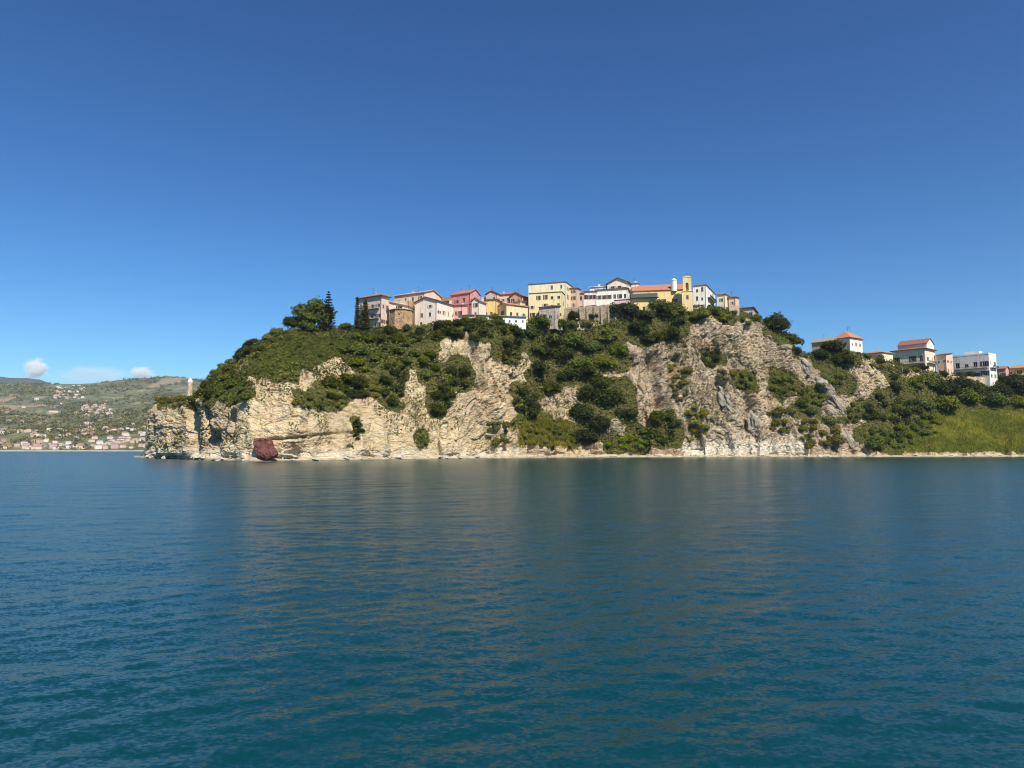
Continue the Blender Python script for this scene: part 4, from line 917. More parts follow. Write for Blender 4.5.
house('house', 'small cream house with a shed roof in the gap before the dark red roofed house', 513, 521, 524, 284, 22, 316, 301, 'shed', .8, (228, 208, 168), (150, 96, 76), dict(c=2, r=1, w=.9, h=1.4, z0=2.4), None, d=5)
# buttressed wall
def stone_wall(name, label, p0, p1, D0, D1, base, top0, top1, nb, mat):
    x0, y0, z0 = [float(q_) for q_ in at(p0, base, D0)]; x1, y1, _ = [float(q_) for q_ in at(p1, base, D1)]
    v = Vector((x1 - x0, y1 - y0, 0)); Lw = v.length; rz = math.atan2(v.y, v.x); h0 = float(at(p0, top0, D0)[2]) - z0; h1 = float(at(p1, top1, D1)[2]) - z0
    o = empty(name, (x0, y0, z0), rz); tag(o, label, 'wall'); bm = bmesh.new(); n = 26
    g = random.Random(3); prev = None
    for i in range(n + 1):
        f = i / n; h = h0 + (h1 - h0) * f + g.uniform(-.25, .25); x = f * Lw
        ring = [bm.verts.new(p) for p in ((x, -.1, -4), (x, .15, h), (x, 1.0, h), (x, 1.0, -4))]
        if prev:
            for k in range(4): bm.faces.new((prev[k], ring[k], ring[(k + 1) % 4], prev[(k + 1) % 4]))
        else: bm.faces.new(ring)
        prev = ring
    bm.faces.new(prev[::-1]); link('wall', bm_mesh('wall', bm, mat), None, o)
    for i in range(nb):
        x = Lw * (i + .6) / (nb + .2); h = (h0 + (h1 - h0) * x / Lw) * .93; bm = bmesh.new()
        vs = [bm.verts.new(p) for p in ((x - .45, -1.5, -4), (x + .45, -1.5, -4), (x + .45, -.08, -4), (x - .45, -.08, -4), (x - .4, -.45, h), (x + .4, -.45, h), (x + .4, .1, h), (x - .4, .1, h))]
        for f in ((3, 2, 1, 0), (4, 5, 6, 7), (0, 1, 5, 4), (1, 2, 6, 5), (2, 3, 7, 6), (3, 0, 4, 7)): bm.faces.new([vs[k] for k in f])
        link('buttress', bm_mesh('buttress', bm, mat), None, o)
    return o
stone_wall('retaining_wall', 'tall grey brown stone wall with buttresses under the white houses', 561, 626, 286, 294, 325, 308, 303.5, 9, stonework((146, 130, 110)))
# --- church
o, w, d, H, wm = house('church', 'long yellow church under an orange tiled roof', 633, 684, 686, 306, 10, 314, 288.5, 'gable_x', 3.2, (228, 196, 136), (186, 108, 78), dict(c=4, r=1, w=1.1, h=1.6, z0=5.2, m=.8), None, d=10, cat='church', over=.4)
# canopy volume in front of the church
house('house', 'lower yellow house under a dark blue grey canopy in front of the church', 632, 657, 659, 298, 10, 318, 297, 'shed', .8, (230, 198, 132), TD, dict(c=3, r=1, w=1.2, h=2.0, z0=3.0), None, d=5, Rmat=plain('dark_canopy', (48, 60, 64), .6), over=.9)
o, w, d, H, wm = ALLH[-1] + (None,)
bm = bmesh.new(); vs = [bm.verts.new(p) for p in ((-w / 2 - .4, -d / 2 - 1.3, H - .25), (w / 2 + .4, -d / 2 - 1.3, H - .25), (w / 2 + .4, -d / 2 - .3, H + 1.7), (-w / 2 - .4, -d / 2 - .3, H + 1.7), (-w / 2 - .4, -d / 2 - 1.22, H - .25), (w / 2 + .4, -d / 2 - 1.22, H - .25), (w / 2 + .4, -d / 2 - .22, H + 1.7), (-w / 2 - .4, -d / 2 - .22, H + 1.7))]
for f in ((0, 1, 2, 3), (7, 6, 5, 4), (0, 4, 5, 1), (1, 5, 6, 2), (2, 6, 7, 3), (3, 7, 4, 0)): bm.faces.new([vs[k] for k in f])
link('canopy', bm_mesh('canopy', bm, plain('dark_canopy', (48, 60, 64), .6)), None, o)
# white cupola turret
prism('turret', 'small white turret with a pointed cap on the church roof', 674.5, 306, 290, 280.5, 3.0, plaster(WHT), 'turret', 8, 1, .5, .96, plaster((226, 222, 216)), 'cone', 1.2, partname='drum')
# bell tower with an open arch
def bell_tower():
    D = 300; bx, by, bz = [float(q_) for q_ in at(682.5, 314, D)]; x1 = float(at(693, 314, D)[0]); w = x1 - bx; zt = float(at(687, 277.5, D)[2]) - bz; zl = float(at(687, 291.5, D)[2]) - bz
    o = empty('bell_tower', (bx + w / 2, by, bz), R(-14)); tag(o, 'yellow bell tower with an open arched belfry beside the church', 'bell tower'); m = plaster((230, 200, 146)); hw = w / 2
    bm = bmesh.new(); win = [(hw - .5, zl - 3.4, hw + .5, zl - 1.6)]
    face_quads(bm, (-hw, 0, 0), (1, 0, 0), (0, -1, 0), w, zl, -4, win); add_box(bm, -hw, hw, .35, 3.4, -4, zl)
    for s in (-hw, hw): bm.faces.new([bm.verts.new(p) for p in ((s, 0, -4), (s, .35, -4), (s, .35, zl), (s, 0, zl))])
    link('wall', bm_mesh('wall', bm, m), None, o); window(o, Vector((0, 0, zl - 3.4)), 0, 1.0, 1.8)
    link('cornice', box_mesh('cornice', -hw - .2, hw + .2, -.2, 3.6, zl + .003, zl + .3, mat=m), None, o)
    zb_ = zl + .303; aw = .62; pw = hw * .78; bm = bmesh.new(); za = zb_ + 2.9
    for y0, y1 in ((0, .7),):
        add_box(bm, -pw, -aw, y0, y1, zb_, zt); add_box(bm, aw, pw, y0, y1, zb_, zt); 
        n = 8
        for i in range(n):
            t0, t1 = math.pi * i / n, math.pi * (i + 1) / n
            x0, x1_, z0, z1 = aw * math.cos(t1), aw * math.cos(t0), za + aw * math.sin(t1), za + aw * math.sin(t0)
            vs = [bm.verts.new(p) for p in ((x0, y0, z0), (x1_, y0, z1), (x1_, y0, zt), (x0, y0, zt), (x0, y1, z0), (x1_, y1, z1), (x1_, y1, zt), (x0, y1, zt))]
            for f in ((0, 1, 2, 3), (7, 6, 5, 4), (0, 4, 5, 1), (3, 2, 6, 7)): bm.faces.new([vs[k] for k in f])
    add_box(bm, -aw - .02, aw + .02, 1.2, 1.35, zb_, zt - .05); add_box(bm, -pw, -aw - .02, .702, 1.35, zb_, zt - .05); add_box(bm, aw + .02, pw, .702, 1.35, zb_, zt - .05)
    link('belfry', bm_mesh('belfry', bm, m), None, o)
    bm = bmesh.new(); p0 = [(-pw - .15, -.12), (pw + .15, -.12), (pw + .15, 1.5), (-pw - .15, 1.5)]
    a = [bm.verts.new((x, y, zt + .003)) for x, y in p0]; b = [bm.verts.new((x, y, zt + .3)) for x, y in p0]; t0 = bm.verts.new((0, -.12, zt + .85)); t1 = bm.verts.new((0, 1.5, zt + .85))
    for i in range(4): bm.faces.new((a[i], a[(i + 1) % 4], b[(i + 1) % 4], b[i]))
    bm.faces.new(a[::-1]); bm.faces.new((b[0], b[1], t0)); bm.faces.new((b[2], b[3], t1)); bm.faces.new((b[1], b[2], t1, t0)); bm.faces.new((b[3], b[0], t0, t1))
    link('gable_cap', bm_mesh('gable_cap', bm, m), None, o)
    bm = bmesh.new(); add_box(bm, -.05, .05, .3, .4, zt + .8, zt + 1.9); add_box(bm, -.32, .32, .31, .39, zt + 1.4, zt + 1.5); link('cross', bm_mesh('cross', bm, M_RAIL), None, o)
    bm = bmesh.new(); prof = [(.06, 1.9), (.2, 1.75), (.26, 1.3), (.42, .95)]; rr = []
    for (q_, z) in prof: rr.append([bm.verts.new((q_ * math.cos(i * math.pi / 5), .35 + q_ * math.sin(i * math.pi / 5), zb_ + z)) for i in range(10)])
    for A, B in zip(rr[:-1], rr[1:]):
        for i in range(10): bm.faces.new((A[i], A[(i + 1) % 10], B[(i + 1) % 10], B[i]))
    add_box(bm, -aw - .05, aw + .05, .31, .39, zb_ + 1.9, zb_ + 1.98)
    link('bell', bm_mesh('bell', bm, plain('bronze', (84, 76, 60), .5, .5, .6)), None, o)
bell_tower()
house('house', 'white house with iron balconies and a cream side right of the bell tower', 693.5, 706.5, 715.5, 303, 26, 311.5, 284.5, 'hip', 1.1, (240, 232, 216), TD, dict(c=2, r=3, w=1.0, h=1.8, z0=1.2, m=.8), dict(c=2, r=3, w=1.1, h=2.1, z0=.9), balc=[('R', .15, .85, 3.6), ('R', .15, .85, 7.0)], over=.3)
house('house', 'small cream house with a dark window right of the white balconied house', 717.5, 725.5, 731.5, 305, 32, 313, 293.5, 'hip', .9, (236, 214, 178), (160, 130, 90), dict(c=1, r=2, w=.9, h=1.4), dict(c=1, r=2, w=.9, h=1.6))
house('house', 'tiny brown shed roofed house at the edge of the old village', 729, 736, 739.5, 306, 30, 316, 296.5, 'shed', .7, (216, 186, 160), TB, dict(c=1, r=2, w=.8, h=1.2), dict(c=1, r=1))
house('retaining_wall', 'pinkish wall propping up the last houses of the old village', 729.5, 739.5, 741, 301, 20, 322, 305.5, 'none', 0, (204, 172, 150), TB, d=3, cat='wall')
house('house', 'low house with a broad red brown roof at the end of the old village', 737.5, 753, 757.5, 307, 26, 319, 307, 'hip', .7, (196, 172, 150), (138, 74, 60), dict(c=3, r=1, w=1.2, h=1.8, z0=1.2), dict(c=1, r=1), over=.7)
# --- houses on the ridge to the right
o, w, d, H, wm = house('villa', 'white house under an orange pyramid roof with an aerial', 834, 850.5, 863, 324, 56, 357, 337, 'hip', 3.4, (226, 218, 206), (192, 116, 80), dict(c=2, r=2, w=1.0, h=1.5), dict(c=3, r=2, w=.9, h=1.4, m=.7), chim=1, over=.7)
bm = bmesh.new(); add_tube(bm, (0, 0, H + 3.2), (0, 0, H + 6.2), .06, .04, 6); add_tube(bm, (-.7, 0, H + 5.6), (.7, 0, H + 5.6), .03, .03, 5); add_tube(bm, (-.5, 0, H + 5.0), (.5, 0, H + 5.0), .03, .03, 5)
link('aerial', bm_mesh('aerial', bm, M_RAIL), None, o)
house('house', 'tiled grey green wing left of the orange pyramid roofed house', 812, 834, 838, 326, 48, 355, 340, 'gable_x', 1.8, (190, 176, 158), (150, 142, 116), dict(c=2, r=1, z0=1.2), None, d=8)
house('house', 'small house with a low orange roof and cream end wall', 864, 882.5, 893.5, 328, 58, 367, 352, 'hip', 1.6, (238, 212, 172), (196, 122, 88), dict(c=2, r=1, w=.9, h=1.3, z0=2), dict(c=3, r=1, w=1.0, h=1.5, z0=2.2), over=.6)
house('apartment_house', 'big house with a two tier brown tiled roof and dark ground floor pergola', 893, 926, 936, 338, 50, 372, 348, 'hip', 1.6, (226, 208, 182), (118, 64, 50), dict(c=4, r=2, w=1.6, h=2.5, z0=1.2, fl=4.2), dict(c=2, r=2, w=1.0, h=1.7, z0=1.4, fl=4.2), over=.9, balc=[('L', .02, .98, 4.6), ('R', .1, .9, 4.6)])
house('attic_house', 'tiled attic storey with a white end gable on top of the two tier roofed house', 898, 927, 934, 344, 50, 351, 342.5, 'gable_x', 2.6, (226, 212, 198), (140, 72, 56), dict(c=3, r=1, w=1.0, h=1.2, z0=.9), None, low=2.0, over=.35)
house('house', 'narrow brown pink house with a dark red shed roof beside the two tier roofed house', 937, 947, 953.5, 341, 52, 374, 354, 'shed', 1.2, (222, 186, 164), (128, 66, 56), dict(c=2, r=2, w=.9, h=1.5), dict(c=2, r=2, w=.9, h=1.5))
o, w, d, H, wm = house('apartment_block', 'white flat roofed block with a broad balcony band and bright right side', 954, 990, 997.5, 338, 52, 379, 354, 'parapet', .5, (222, 218, 210), TD, dict(c=4, r=2, w=1.8, h=2.3, z0=1.8, fl=4.5), dict(c=2, r=2, w=1.0, h=1.6), cat='building', balc=[('L', .05, .97, 5.6), ('R', .1, .9, 5.6)], low=5)
link('penthouse', box_mesh('penthouse', -w * .22, w * .18, -d * .2, d * .25, H + .19, H + 2.3, mat=wm), None, o)
house('house', 'small red roofed pink house between the white block and the yellow house', 995, 1006, 1009, 346, 45, 377, 368, 'gable_x', 1.3, (206, 150, 140), (160, 82, 66), dict(c=2, r=1), None, d=8)
house('house', 'yellow house with an orange roof and grey ground floor at the picture edge', 1007, 1034, 1044, 345, 40, 382, 367, 'hip', 2.2, (226, 198, 112), (196, 128, 92), dict(c=3, r=2, w=1.2, h=1.7, z0=1.0, fl=3.4), dict(c=2, r=2), over=.8, balc=[('L', .1, .9, 3.9)])
stone_wall('terrace_wall', 'tan terrace wall below the two tier roofed house', 898, 952, 333, 341, 381, 370.5, 374, 0, stonework((196, 168, 130)))
stone_wall('terrace_wall', 'low tan terrace wall below the white flat roofed block', 953, 990, 336, 340, 383, 376, 377.5, 0, stonework((190, 166, 134)))
# small tower on the cape
prism('tower', 'small tan brick tower with a white cap on the cape', 188.6, 254, 404, 382.5, 2.6, stonework((214, 176, 148)), 'tower', 10, 1, 5, .9, plaster((236, 232, 226)), 'dome', 1.5, partname='shaft')

# ------------------------------------------------------------------ rocks
def rock_mesh(name, seed, mat, sub=4, rough=.35, sx=1, sy=1, sz=1):
    bm = bmesh.new(); bmesh.ops.create_icosphere(bm, subdivisions=sub, radius=1)
    V = np.array([v.co[:] for v in bm.verts]); c1, e1 = cells(V * 1.1 + seed * 7.1, seed); n = fbm(V * 1.6 + seed * 3.3, 4, seed, .55)
    k = 1 + rough * (.75 * c1 + .75 * n) - .12 * np.clip(1 - e1 / .12, 0, 1)
    for v, q_ in zip(bm.verts, V * k[:, None] * np.array([sx, sy, sz])): v.co = q_
    me = bpy.data.meshes.new(name); bm.to_mesh(me); bm.free(); me.materials.append(mat); return me
def rock_mat(name, c0, c1, c2, sc=.6):
    t = NT(name); v = t.obj(); n = t.noise(sc, 6, .65, v); n2 = t.noise(sc * 5, 5, .65, v)
    c = t.ramp(n, [(.3, c0), (.5, c1), (.7, c2)]); c = t.mix(t.ramp(n2, [(.3, (.6, .6, .6, 1)), (.48, (0, 0, 0, 1))]), c, (.12, .11, .09, 1))
    t.bsdf(c, .95, t.bump(n2, .7, .2), spec=.15); return t.m
M_LIME = rock_mat('grey_limestone', (.13, .11, .08, 1), (.29, .255, .20, 1), (.46, .42, .34, 1), 1.6)
M_PALE = rock_mat('pale_shore_rock', (.30, .26, .19, 1), (.48, .42, .32, 1), (.62, .57, .47, 1), 1.5)
M_RED = rock_mat('maroon_rock', (.085, .028, .022, 1), (.15, .052, .043, 1), (.24, .115, .095, 1), 2.2)
def boulder(name, px, py, rx, ry, lean, label, mat, seed, cat='rock', depth=.8, group=None, rough=.35, push=0.0):
    g = ground(px, py); k = g.y / F
    o = link(name, rock_mesh(name, seed, mat, 4, rough, 1, depth, 1), None); o.location = g + Vector((0, push, 0)); o.scale = (rx * k, rx * k, ry * k); o.rotation_euler = (R(-12), R(lean), rnd.uniform(-.3, .3)); tag(o, label, cat, group); return o
boulder('limestone_fin', 803, 365, 5, 10, -38, 'uppermost grey limestone fin tilted on the slope beside the grey dome', M_LIME, 1, depth=.7)
boulder('limestone_fin', 823, 386, 6, 10, -42, 'middle grey limestone fin tilted like a slab between green bushes', M_LIME, 2, depth=.7)
boulder('limestone_fin', 838, 406, 6, 12, -36, 'lowest tilted grey limestone fin above the brownish bushes', M_LIME, 3, depth=.7)
boulder('limestone_block', 849, 441, 6, 15, -18, 'tall pale limestone block standing almost at the waterline', M_LIME, 4, depth=.8)
boulder('limestone_block', 757, 427, 9, 16, -12, 'big grey limestone block with a dark left face low on the cliff', M_LIME, 5, depth=.9, push=2.2)
boulder('limestone_block', 728, 402, 7, 15, -14, 'grey limestone block with a dark left face halfway up the cliff', M_LIME, 6, depth=.9, push=2.0)
boulder('grey_ledge', 285, 457.5, 12, 2.2, 3, 'flat grey rock ledge lying right beside the maroon slab', M_PALE, 12, rough=.4, depth=.6)
boulder('limestone_block', 190, 453, 5, 4, 0, 'smooth round grey boulder in the cleft of the cape', M_LIME, 7, rough=.15)
# maroon slab leaning at the water's edge: traced outline with its own thickness
def maroon_slab():
    pts = [(252.6, 442), (253.6, 439.6), (256, 438.1), (259.5, 437.6), (263.5, 438.4), (267.5, 438.2), (270, 439.8), (271.2, 442.6), (271.6, 446), (273.4, 448.6), (275.6, 451.4), (276.4, 454.4), (274.6, 457.2), (270.6, 458.4), (267.6, 460.2), (266, 461.4), (264.4, 459.8), (261, 458.6), (257.6, 456.8), (255.4, 453), (253.8, 449), (253.2, 445.4)]
    D = float(np.interp(264, cpx, DW)) + 0.4; bm = bmesh.new(); c = Vector([float(q_) for q_ in at(264, 449, D)])
    P3 = [Vector([float(q_) for q_ in at(x, y, D + (461 - y) * .06)]) - c for x, y in pts]; n = 9
    def ring(s, dy): return [bm.verts.new(Vector((p.x * s, p.y + dy, p.z * s))) for p in P3]
    rs = [ring(.9, 2.2), ring(1.0, 1.4), ring(1.0, .4), ring(.95, -.1), ring(.78, -.4), ring(.42, -.6)]
    for A, B in zip(rs[:-1], rs[1:]):
        for i in range(len(P3)): bm.faces.new((A[i], A[(i + 1) % len(P3)], B[(i + 1) % len(P3)], B[i]))
    bm.faces.new(rs[0][::-1]); bm.faces.new(rs[-1])
    bmesh.ops.subdivide_edges(bm, edges=bm.edges, cuts=3, use_grid_fill=True)
    V = np.array([v.co[:] for v in bm.verts]); nn = fbm(V * 1.1, 4, 5) * .28; _, e = cells(V * .9, 8)
    for v, k, e_ in zip(bm.verts, nn, e): v.co.y += k + .15 * max(0, 1 - e_ / .1)
    bmesh.ops.recalc_face_normals(bm, faces=bm.faces)
    me = bpy.data.meshes.new('maroon_rock'); bm.to_mesh(me); bm.free(); me.materials.append(M_RED)
    o = link('maroon_rock', me); o.location = c; tag(o, 'dark maroon slab of rock leaning at the waterline under the pale cliff', 'rock')
maroon_slab()
SR = [rock_mesh('shore_rock', 50 + k, M_PALE, 3, .4, 1, .8, .7) for k in range(4)]
for k in range(124):
    px = rnd.uniform(205, 1022) if k > 28 else rnd.uniform(690, 860) if k > 14 else rnd.uniform(152, 206); c_ = int(np.searchsorted(cpx, px)); row = int(np.searchsorted(Tg, rnd.uniform(1.05, 1.9))); p_ = G[row, c_]
    o = link('shore_rock', SR[k % 4]); s = rnd.uniform(.3, .95) * rnd.choice((.7, 1, 1, 1.7)); o.location = Vector(p_) + Vector((0, 0, .1)); o.scale = (s * 1.2, s, s * .8); o.rotation_euler = (0, 0, rnd.uniform(0, 6))
    tag(o, 'pale rock lying on the narrow beach at the waterline', 'rock', 'pale rocks along the waterline')

# ------------------------------------------------------------------ far coast
hp = np.linspace(-190, 360, 420); sky_y = np.interp(hp, [-190, 0, 20, 45, 58, 80, 95, 110, 125, 150, 165, 178, 195, 230, 300, 360], [390, 383, 383.5, 383.5, 384, 384, 383, 381.5, 379.5, 378, 376.5, 377, 379, 384, 395, 410])
hn = 150; tt = np.linspace(0, 1, hn)
D0h, D1h = 1500.0, 3300.0
HP, TT = np.meshgrid(hp, tt)
Dh = D0h + (D1h - D0h) * TT ** 1.15
wig = 1500 + 60 * np.sin(hp * .02)
yb = at(hp, 0 * hp + 451.2, 1500)[2]
zs = at(hp, sky_y, D1h)[2]
f = TT ** 1.15 * (0.75 + .25 * TT)
Zh = 2.0 + (zs[None, :] - 2.0) * f
Xh = Dh * (HP - 512) / F * (cp + (Zh - CH) / Dh * sp)
Qh = np.stack([Xh, Dh, Zh], -1).reshape(-1, 3)
amp = np.clip(TT * 5, 0, 1) * np.clip((1 - TT) * 6, .05, 1)
Zh = Zh + amp * (26 * fbm(Qh * np.array([.0026, .0026, 0]), 4, 401).reshape(Zh.shape) + 5 * fbm(Qh * np.array([.015, .015, 0]), 3, 411).reshape(Zh.shape))
Zh[0] = -1.0
Gh = np.stack([Xh, Dh, Zh], -1)
backz = np.stack([Xh[-1] * 1.05, Dh[-1] + 700, Zh[-1] * .5], -1)[None]; Gh2 = np.concatenate([Gh, backz])
nr, nc = Gh2.shape[:2]; ii = np.arange(nr * nc).reshape(nr, nc)
t = NT('far_hillside'); v = t.obj()
n1 = t.noise(.006, 5, .6, v); n2 = t.noise(.03, 6, .65, v); n3 = t.noise(.012, 4, .55, t.obj(scale=(1, .35, 3)))
vo = t.n('ShaderNodeTexVoronoi', i_Scale=.010); t.l(t.obj(scale=(1, .5, 1)), vo.inputs['Vector']); vs_ = t.n('ShaderNodeSeparateColor'); t.l(vo.outputs['Color'], vs_.inputs[0])
c = t.ramp(n2, [(.3, (.035, .05, .022, 1)), (.5, (.085, .10, .046, 1)), (.68, (.17, .16, .085, 1))])
c = t.mix(t.ramp(n1, [(.45, (0, 0, 0, 1)), (.62, (.75, .75, .75, 1))]), c, t.ramp(n2, [(.35, (.10, .11, .055, 1)), (.6, (.23, .20, .12, 1))]))
fld = t.ramp(vs_.outputs[0], [(.80, (0, 0, 0, 1)), (.82, (.7, .7, .7, 1))]); c = t.mix(fld, c, t.ramp(vs_.outputs[1], [(.2, (.12, .14, .05, 1)), (.6, (.22, .19, .11, 1)), (.9, (.32, .22, .14, 1))]))
c = t.mix(t.ramp(n3, [(.60, (0, 0, 0, 1)), (.66, (.5, .5, .5, 1))]), c, (.34, .28, .2, 1))
t.bsdf(c, .95, spec=.1)
tag(link('far_hills', mesh_np('far_hills', Gh2.reshape(-1, 3), np.stack([ii[:-1, :-1], ii[:-1, 1:], ii[1:, 1:], ii[1:, :-1]], -1).reshape(-1, 4), t.m, True)), 'hazy green hills of the far coast with terraced fields', 'hill', kind='structure')
HX, HY = proj(Gh[..., 0], Gh[..., 1], Gh[..., 2])
def far_ground(px, py):
    c_ = int(np.clip(np.searchsorted(hp, px), 0, len(hp) - 1)); yy = HY[:, c_]; r_ = int(np.argmax(yy <= py)) if (yy <= py).any() else hn - 2
    return Vector(Gh[max(r_, 1), c_])
# strip of beach and promenade
ys = np.array([0, 1, 2]); sp_ = []
for k, (dd_, z_) in enumerate(((-14, .15), (-2, 1.6), (16, 2.3), (60, 6.5))):
    D_ = Gh[1, :, 1] + dd_ - 6; sp_.append(np.stack([D_ * (hp - 512) / F * cp, D_, 0 * hp + z_], -1))
S = np.array(sp_); ii = np.arange(S.shape[0] * S.shape[1]).reshape(S.shape[:2])
t = NT('far_beach_sand'); t.bsdf(t.ramp(t.noise(.05, 4, .6, t.obj()), [(.3, (.42, .36, .27, 1)), (.7, (.66, .60, .50, 1))]), .9)
tag(link('far_beach', mesh_np('far_beach', S.reshape(-1, 3), np.stack([ii[:-1, :-1], ii[:-1, 1:], ii[1:, 1:], ii[1:, :-1]], -1).reshape(-1, 4), t.m)), 'thin pale beach of the far coast', 'beach', kind='structure')
FW = [plaster(c, worn=.2) for c in ((196, 186, 172), (206, 200, 192), (184, 162, 146), (192, 178, 152), (176, 156, 146))]; FR = [tiles(c) for c in ((180, 120, 98), (176, 132, 112), (140, 100, 84), (206, 194, 184))]
FH = []
for k in range(10):
    hw, hd, H = rnd.uniform(5, 9), rnd.uniform(4, 6), rnd.uniform(5, 9.5); bm = bmesh.new(); add_box(bm, -hw, hw, -hd, hd, -4, H); wme = bm_mesh('wall', bm, FW[k % 5])
    bm = bmesh.new(); a, c_ = hw + .5, hd + .5; r_ = 2.0; z = H + .01
    if k % 5 == 4: add_box(bm, -a, a, -c_, c_, z, z + .4)
    else: slab_roof(bm, [[(-a, -c_, z), (a, -c_, z), (a - c_, 0, z + r_), (-a + c_, 0, z + r_)], [(a, c_, z), (-a, c_, z), (-a + c_, 0, z + r_), (a - c_, 0, z + r_)], [(a, -c_, z), (a, c_, z), (a - c_, 0, z + r_)], [(-a, c_, z), (-a, -c_, z), (-a + c_, 0, z + r_)]], .2)
    bmesh.ops.recalc_face_normals(bm, faces=bm.faces); me = bpy.data.meshes.new('roof'); bm.to_mesh(me); bm.free(); me.materials.append(FR[(k * 3) % 4]); FH.append((wme, me))
nfar = 0
def far_house(px, py, label, group, s=1.0, kinds=range(10), lon=1.0):
    global nfar
    g = far_ground(px, py); k = rnd.choice(list(kinds)); o = empty('far_house', g, rnd.uniform(-.5, .5) + .2); s *= rnd.uniform(.5, .95); o.scale = (s * lon, s, s); tag(o, label, 'house', group)
    link('wall', FH[k][0], None, o); link('roof', FH[k][1], None, o); nfar += 1
for (x0, x1, y0, y1, n, lab, grp, s) in [
  (0, 150, 446.5, 449.3, 48, 'pale house in the row right behind the far beach', 'far houses behind the beach', 1.0),
  (85, 150, 428, 446, 56, 'house in the dense far town climbing beside the cape', 'houses of the dense far town', 1.0),
  (0, 85, 430, 445, 40, 'scattered villa in the far plain among trees', 'scattered villas of the far plain', .95),
  (82, 110, 405, 417, 62, 'pink roofed house in the tight cluster on the far slope', 'pink roofed cluster on the far slope', .8),
  (54, 84, 386, 399, 46, 'tan house in the stepped settlement under the far ridge', 'stepped settlement under the far ridge', .85),
  (5, 150, 400, 430, 14, 'lone farmhouse on the green far slope', 'lone farmhouses on the far slope', 1.0)]:
    for _ in range(n): far_house(rnd.uniform(x0, x1), rnd.uniform(y0, y1), lab, grp, s)
far_house(53, 413, 'long pale hangar on the green far slope', None, 1.2, (0,), 3.2)
far_house(36, 401, 'single bright white farmhouse below the far ridge', None, 1.3, (1,))
far_house(88, 424, 'long orange roofed building below the pink roofed cluster', None, 1.2, (0, 5), 2.2)
# far woodland: clumps nobody could count
g = np.random.default_rng(77); n = 12000; cx_ = g.integers(40, len(hp) - 90, n); ry = (g.random(n) ** .9 * (hn - 2)).astype(int) + 1
base = Gh[ry, cx_] + g.normal(0, 8, (n, 3)) * np.array([1, 1, 0]); keep = fbm(base * .006, 3, 501) + .35 * fbm(base * .03, 2, 511) > -.18; base = base[keep]
m = len(base); kq = 7; C = np.repeat(base, kq, 0) + g.normal(0, 1, (m * kq, 3)) * np.array([3.2, 3.2, 1.8]) + np.array([0, 0, 3.5])
V, q = leaf_quads(C, g.normal(0, 1, (m * kq, 3)) + np.array([0, -.5, .8]), 4.2, g, .6); me = mesh_np('far_woodland', V, q, SPEC['olive']); set_color(me, 'tint', np.repeat(np.repeat(g.random(m), kq), 4)[:, None] * np.ones((1, 3)))
tag(link('far_woodland', me), 'hazy olive groves and woods on the far hills', 'woodland', kind='stuff')
# distant blue mountains
mp = np.linspace(-260, 330, 200); my = np.interp(mp, [-260, -60, 0, 20, 40, 52, 70, 140, 330], [372, 373.5, 376.5, 378, 380.5, 384.5, 390, 400, 420]); D = 5200
mz = np.maximum(at(mp, my, D)[2], 1); mx = at(mp, my, D)[0]; mz = mz + 14 * fbm(np.stack([mx * .003, 0 * mx, 0 * mx], 1), 4, 601)
rows = [np.stack([mx, 0 * mx + D - 900, 0 * mx - 1], 1), np.stack([mx, 0 * mx + D - 450, mz * .55 + 20 * fbm(np.stack([mx * .002, 0 * mx, 0 * mx], 1), 3, 611)], 1), np.stack([mx, 0 * mx + D, mz], 1), np.stack([mx, 0 * mx + D + 500, mz * .3], 1)]
S = np.array(rows); ii = np.arange(S.shape[0] * S.shape[1]).reshape(S.shape[:2]); t = NT('far_mountain'); t.bsdf(t.ramp(t.noise(.002, 5, .6, t.obj()), [(.3, (.03, .045, .025, 1)), (.7, (.10, .10, .06, 1))]), .95)
tag(link('mountains', mesh_np('mountains', S.reshape(-1, 3), np.stack([ii[:-1, :-1], ii[:-1, 1:], ii[1:, 1:], ii[1:, :-1]], -1).reshape(-1, 4), t.m, True)), 'blue mountains fading at the horizon', 'mountain', kind='structure')

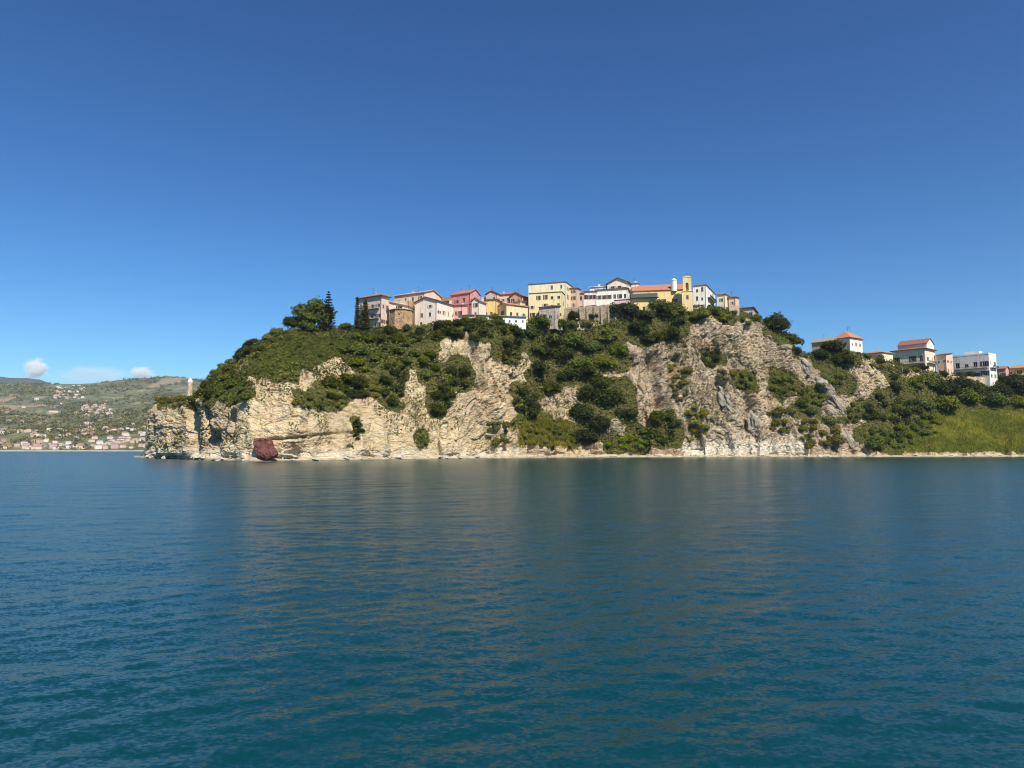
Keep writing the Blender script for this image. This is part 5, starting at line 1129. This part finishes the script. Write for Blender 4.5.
# ------------------------------------------------------------------ air
x0, x1, y0, y1, z0, z1 = -6400, 6400, -6300, 6800, -4.5, 600
hz = box_mesh('haze', x0, x1, y0, y1, z0, z1); t = NT('haze'); pv = t.n('ShaderNodeVolumePrincipled'); pv.inputs['Color'].default_value = (.68, .80, .96, 1); pv.inputs["Density"].default_value = 0.6e-4; pv.inputs['Anisotropy'].default_value = .2
t.l(pv.outputs[0], t.out.inputs['Volume']); tag(link('haze', hz, t.m), 'thin blue sea haze', 'haze', kind='stuff')
# clouds beyond the air box
def cloud(px, py, wpx, hpx, seed, label, dens=.010):
    D = 14500; c = Vector([float(q_) for q_ in at(px, py, D)]); sx, sz = wpx / F * D / 2, hpx / F * D / 2
    bm = bmesh.new(); bmesh.ops.create_icosphere(bm, subdivisions=3, radius=1); me = bpy.data.meshes.new('cloud'); bm.to_mesh(me); bm.free()
    t = NT('cloud_vapour'); tc = t.n('ShaderNodeTexCoord'); mpn = t.n('ShaderNodeMapping'); mpn.inputs['Location'].default_value = (seed * 3.7, seed * 1.3, 0); t.l(tc.outputs['Object'], mpn.inputs['Vector'])
    n = t.noise(2.1, 7, .62, mpn.outputs['Vector']); ln = t.n('ShaderNodeVectorMath', operation='LENGTH'); t.l(tc.outputs['Object'], ln.inputs[0])
    f = t.mth('SUBTRACT', t.mth('ADD', n, t.mth('MULTIPLY', t.mth('SUBTRACT', 1.0, ln.outputs['Value']), .55)), .60); f = t.mth('MULTIPLY', t.mth('MULTIPLY', f, 7.0, True), dens)
    pv = t.n('ShaderNodeVolumePrincipled'); pv.inputs['Color'].default_value = (1, 1, 1, 1); pv.inputs['Anisotropy'].default_value = -.25; t.l(f, pv.inputs['Density']); t.l(pv.outputs[0], t.out.inputs['Volume'])
    o = link('cloud', me, t.m); o.location = c; o.scale = (sx, sx * .8, sz); tag(o, label, 'cloud')
cloud(36, 369, 28, 26, 1, 'larger white cumulus puff over the far hills')
cloud(142, 373, 28, 16, 2, 'smaller white cumulus puff just left of the cape', .008)
cloud(95, 375, 90, 24, 3, 'faint wispy cloud low between the two white puffs', .0007)
scene.cycles.volume_max_steps = 64; scene.cycles.volume_step_rate = 4.0
print('plants', count, 'far houses', nfar, 'houses', len(ALLH))
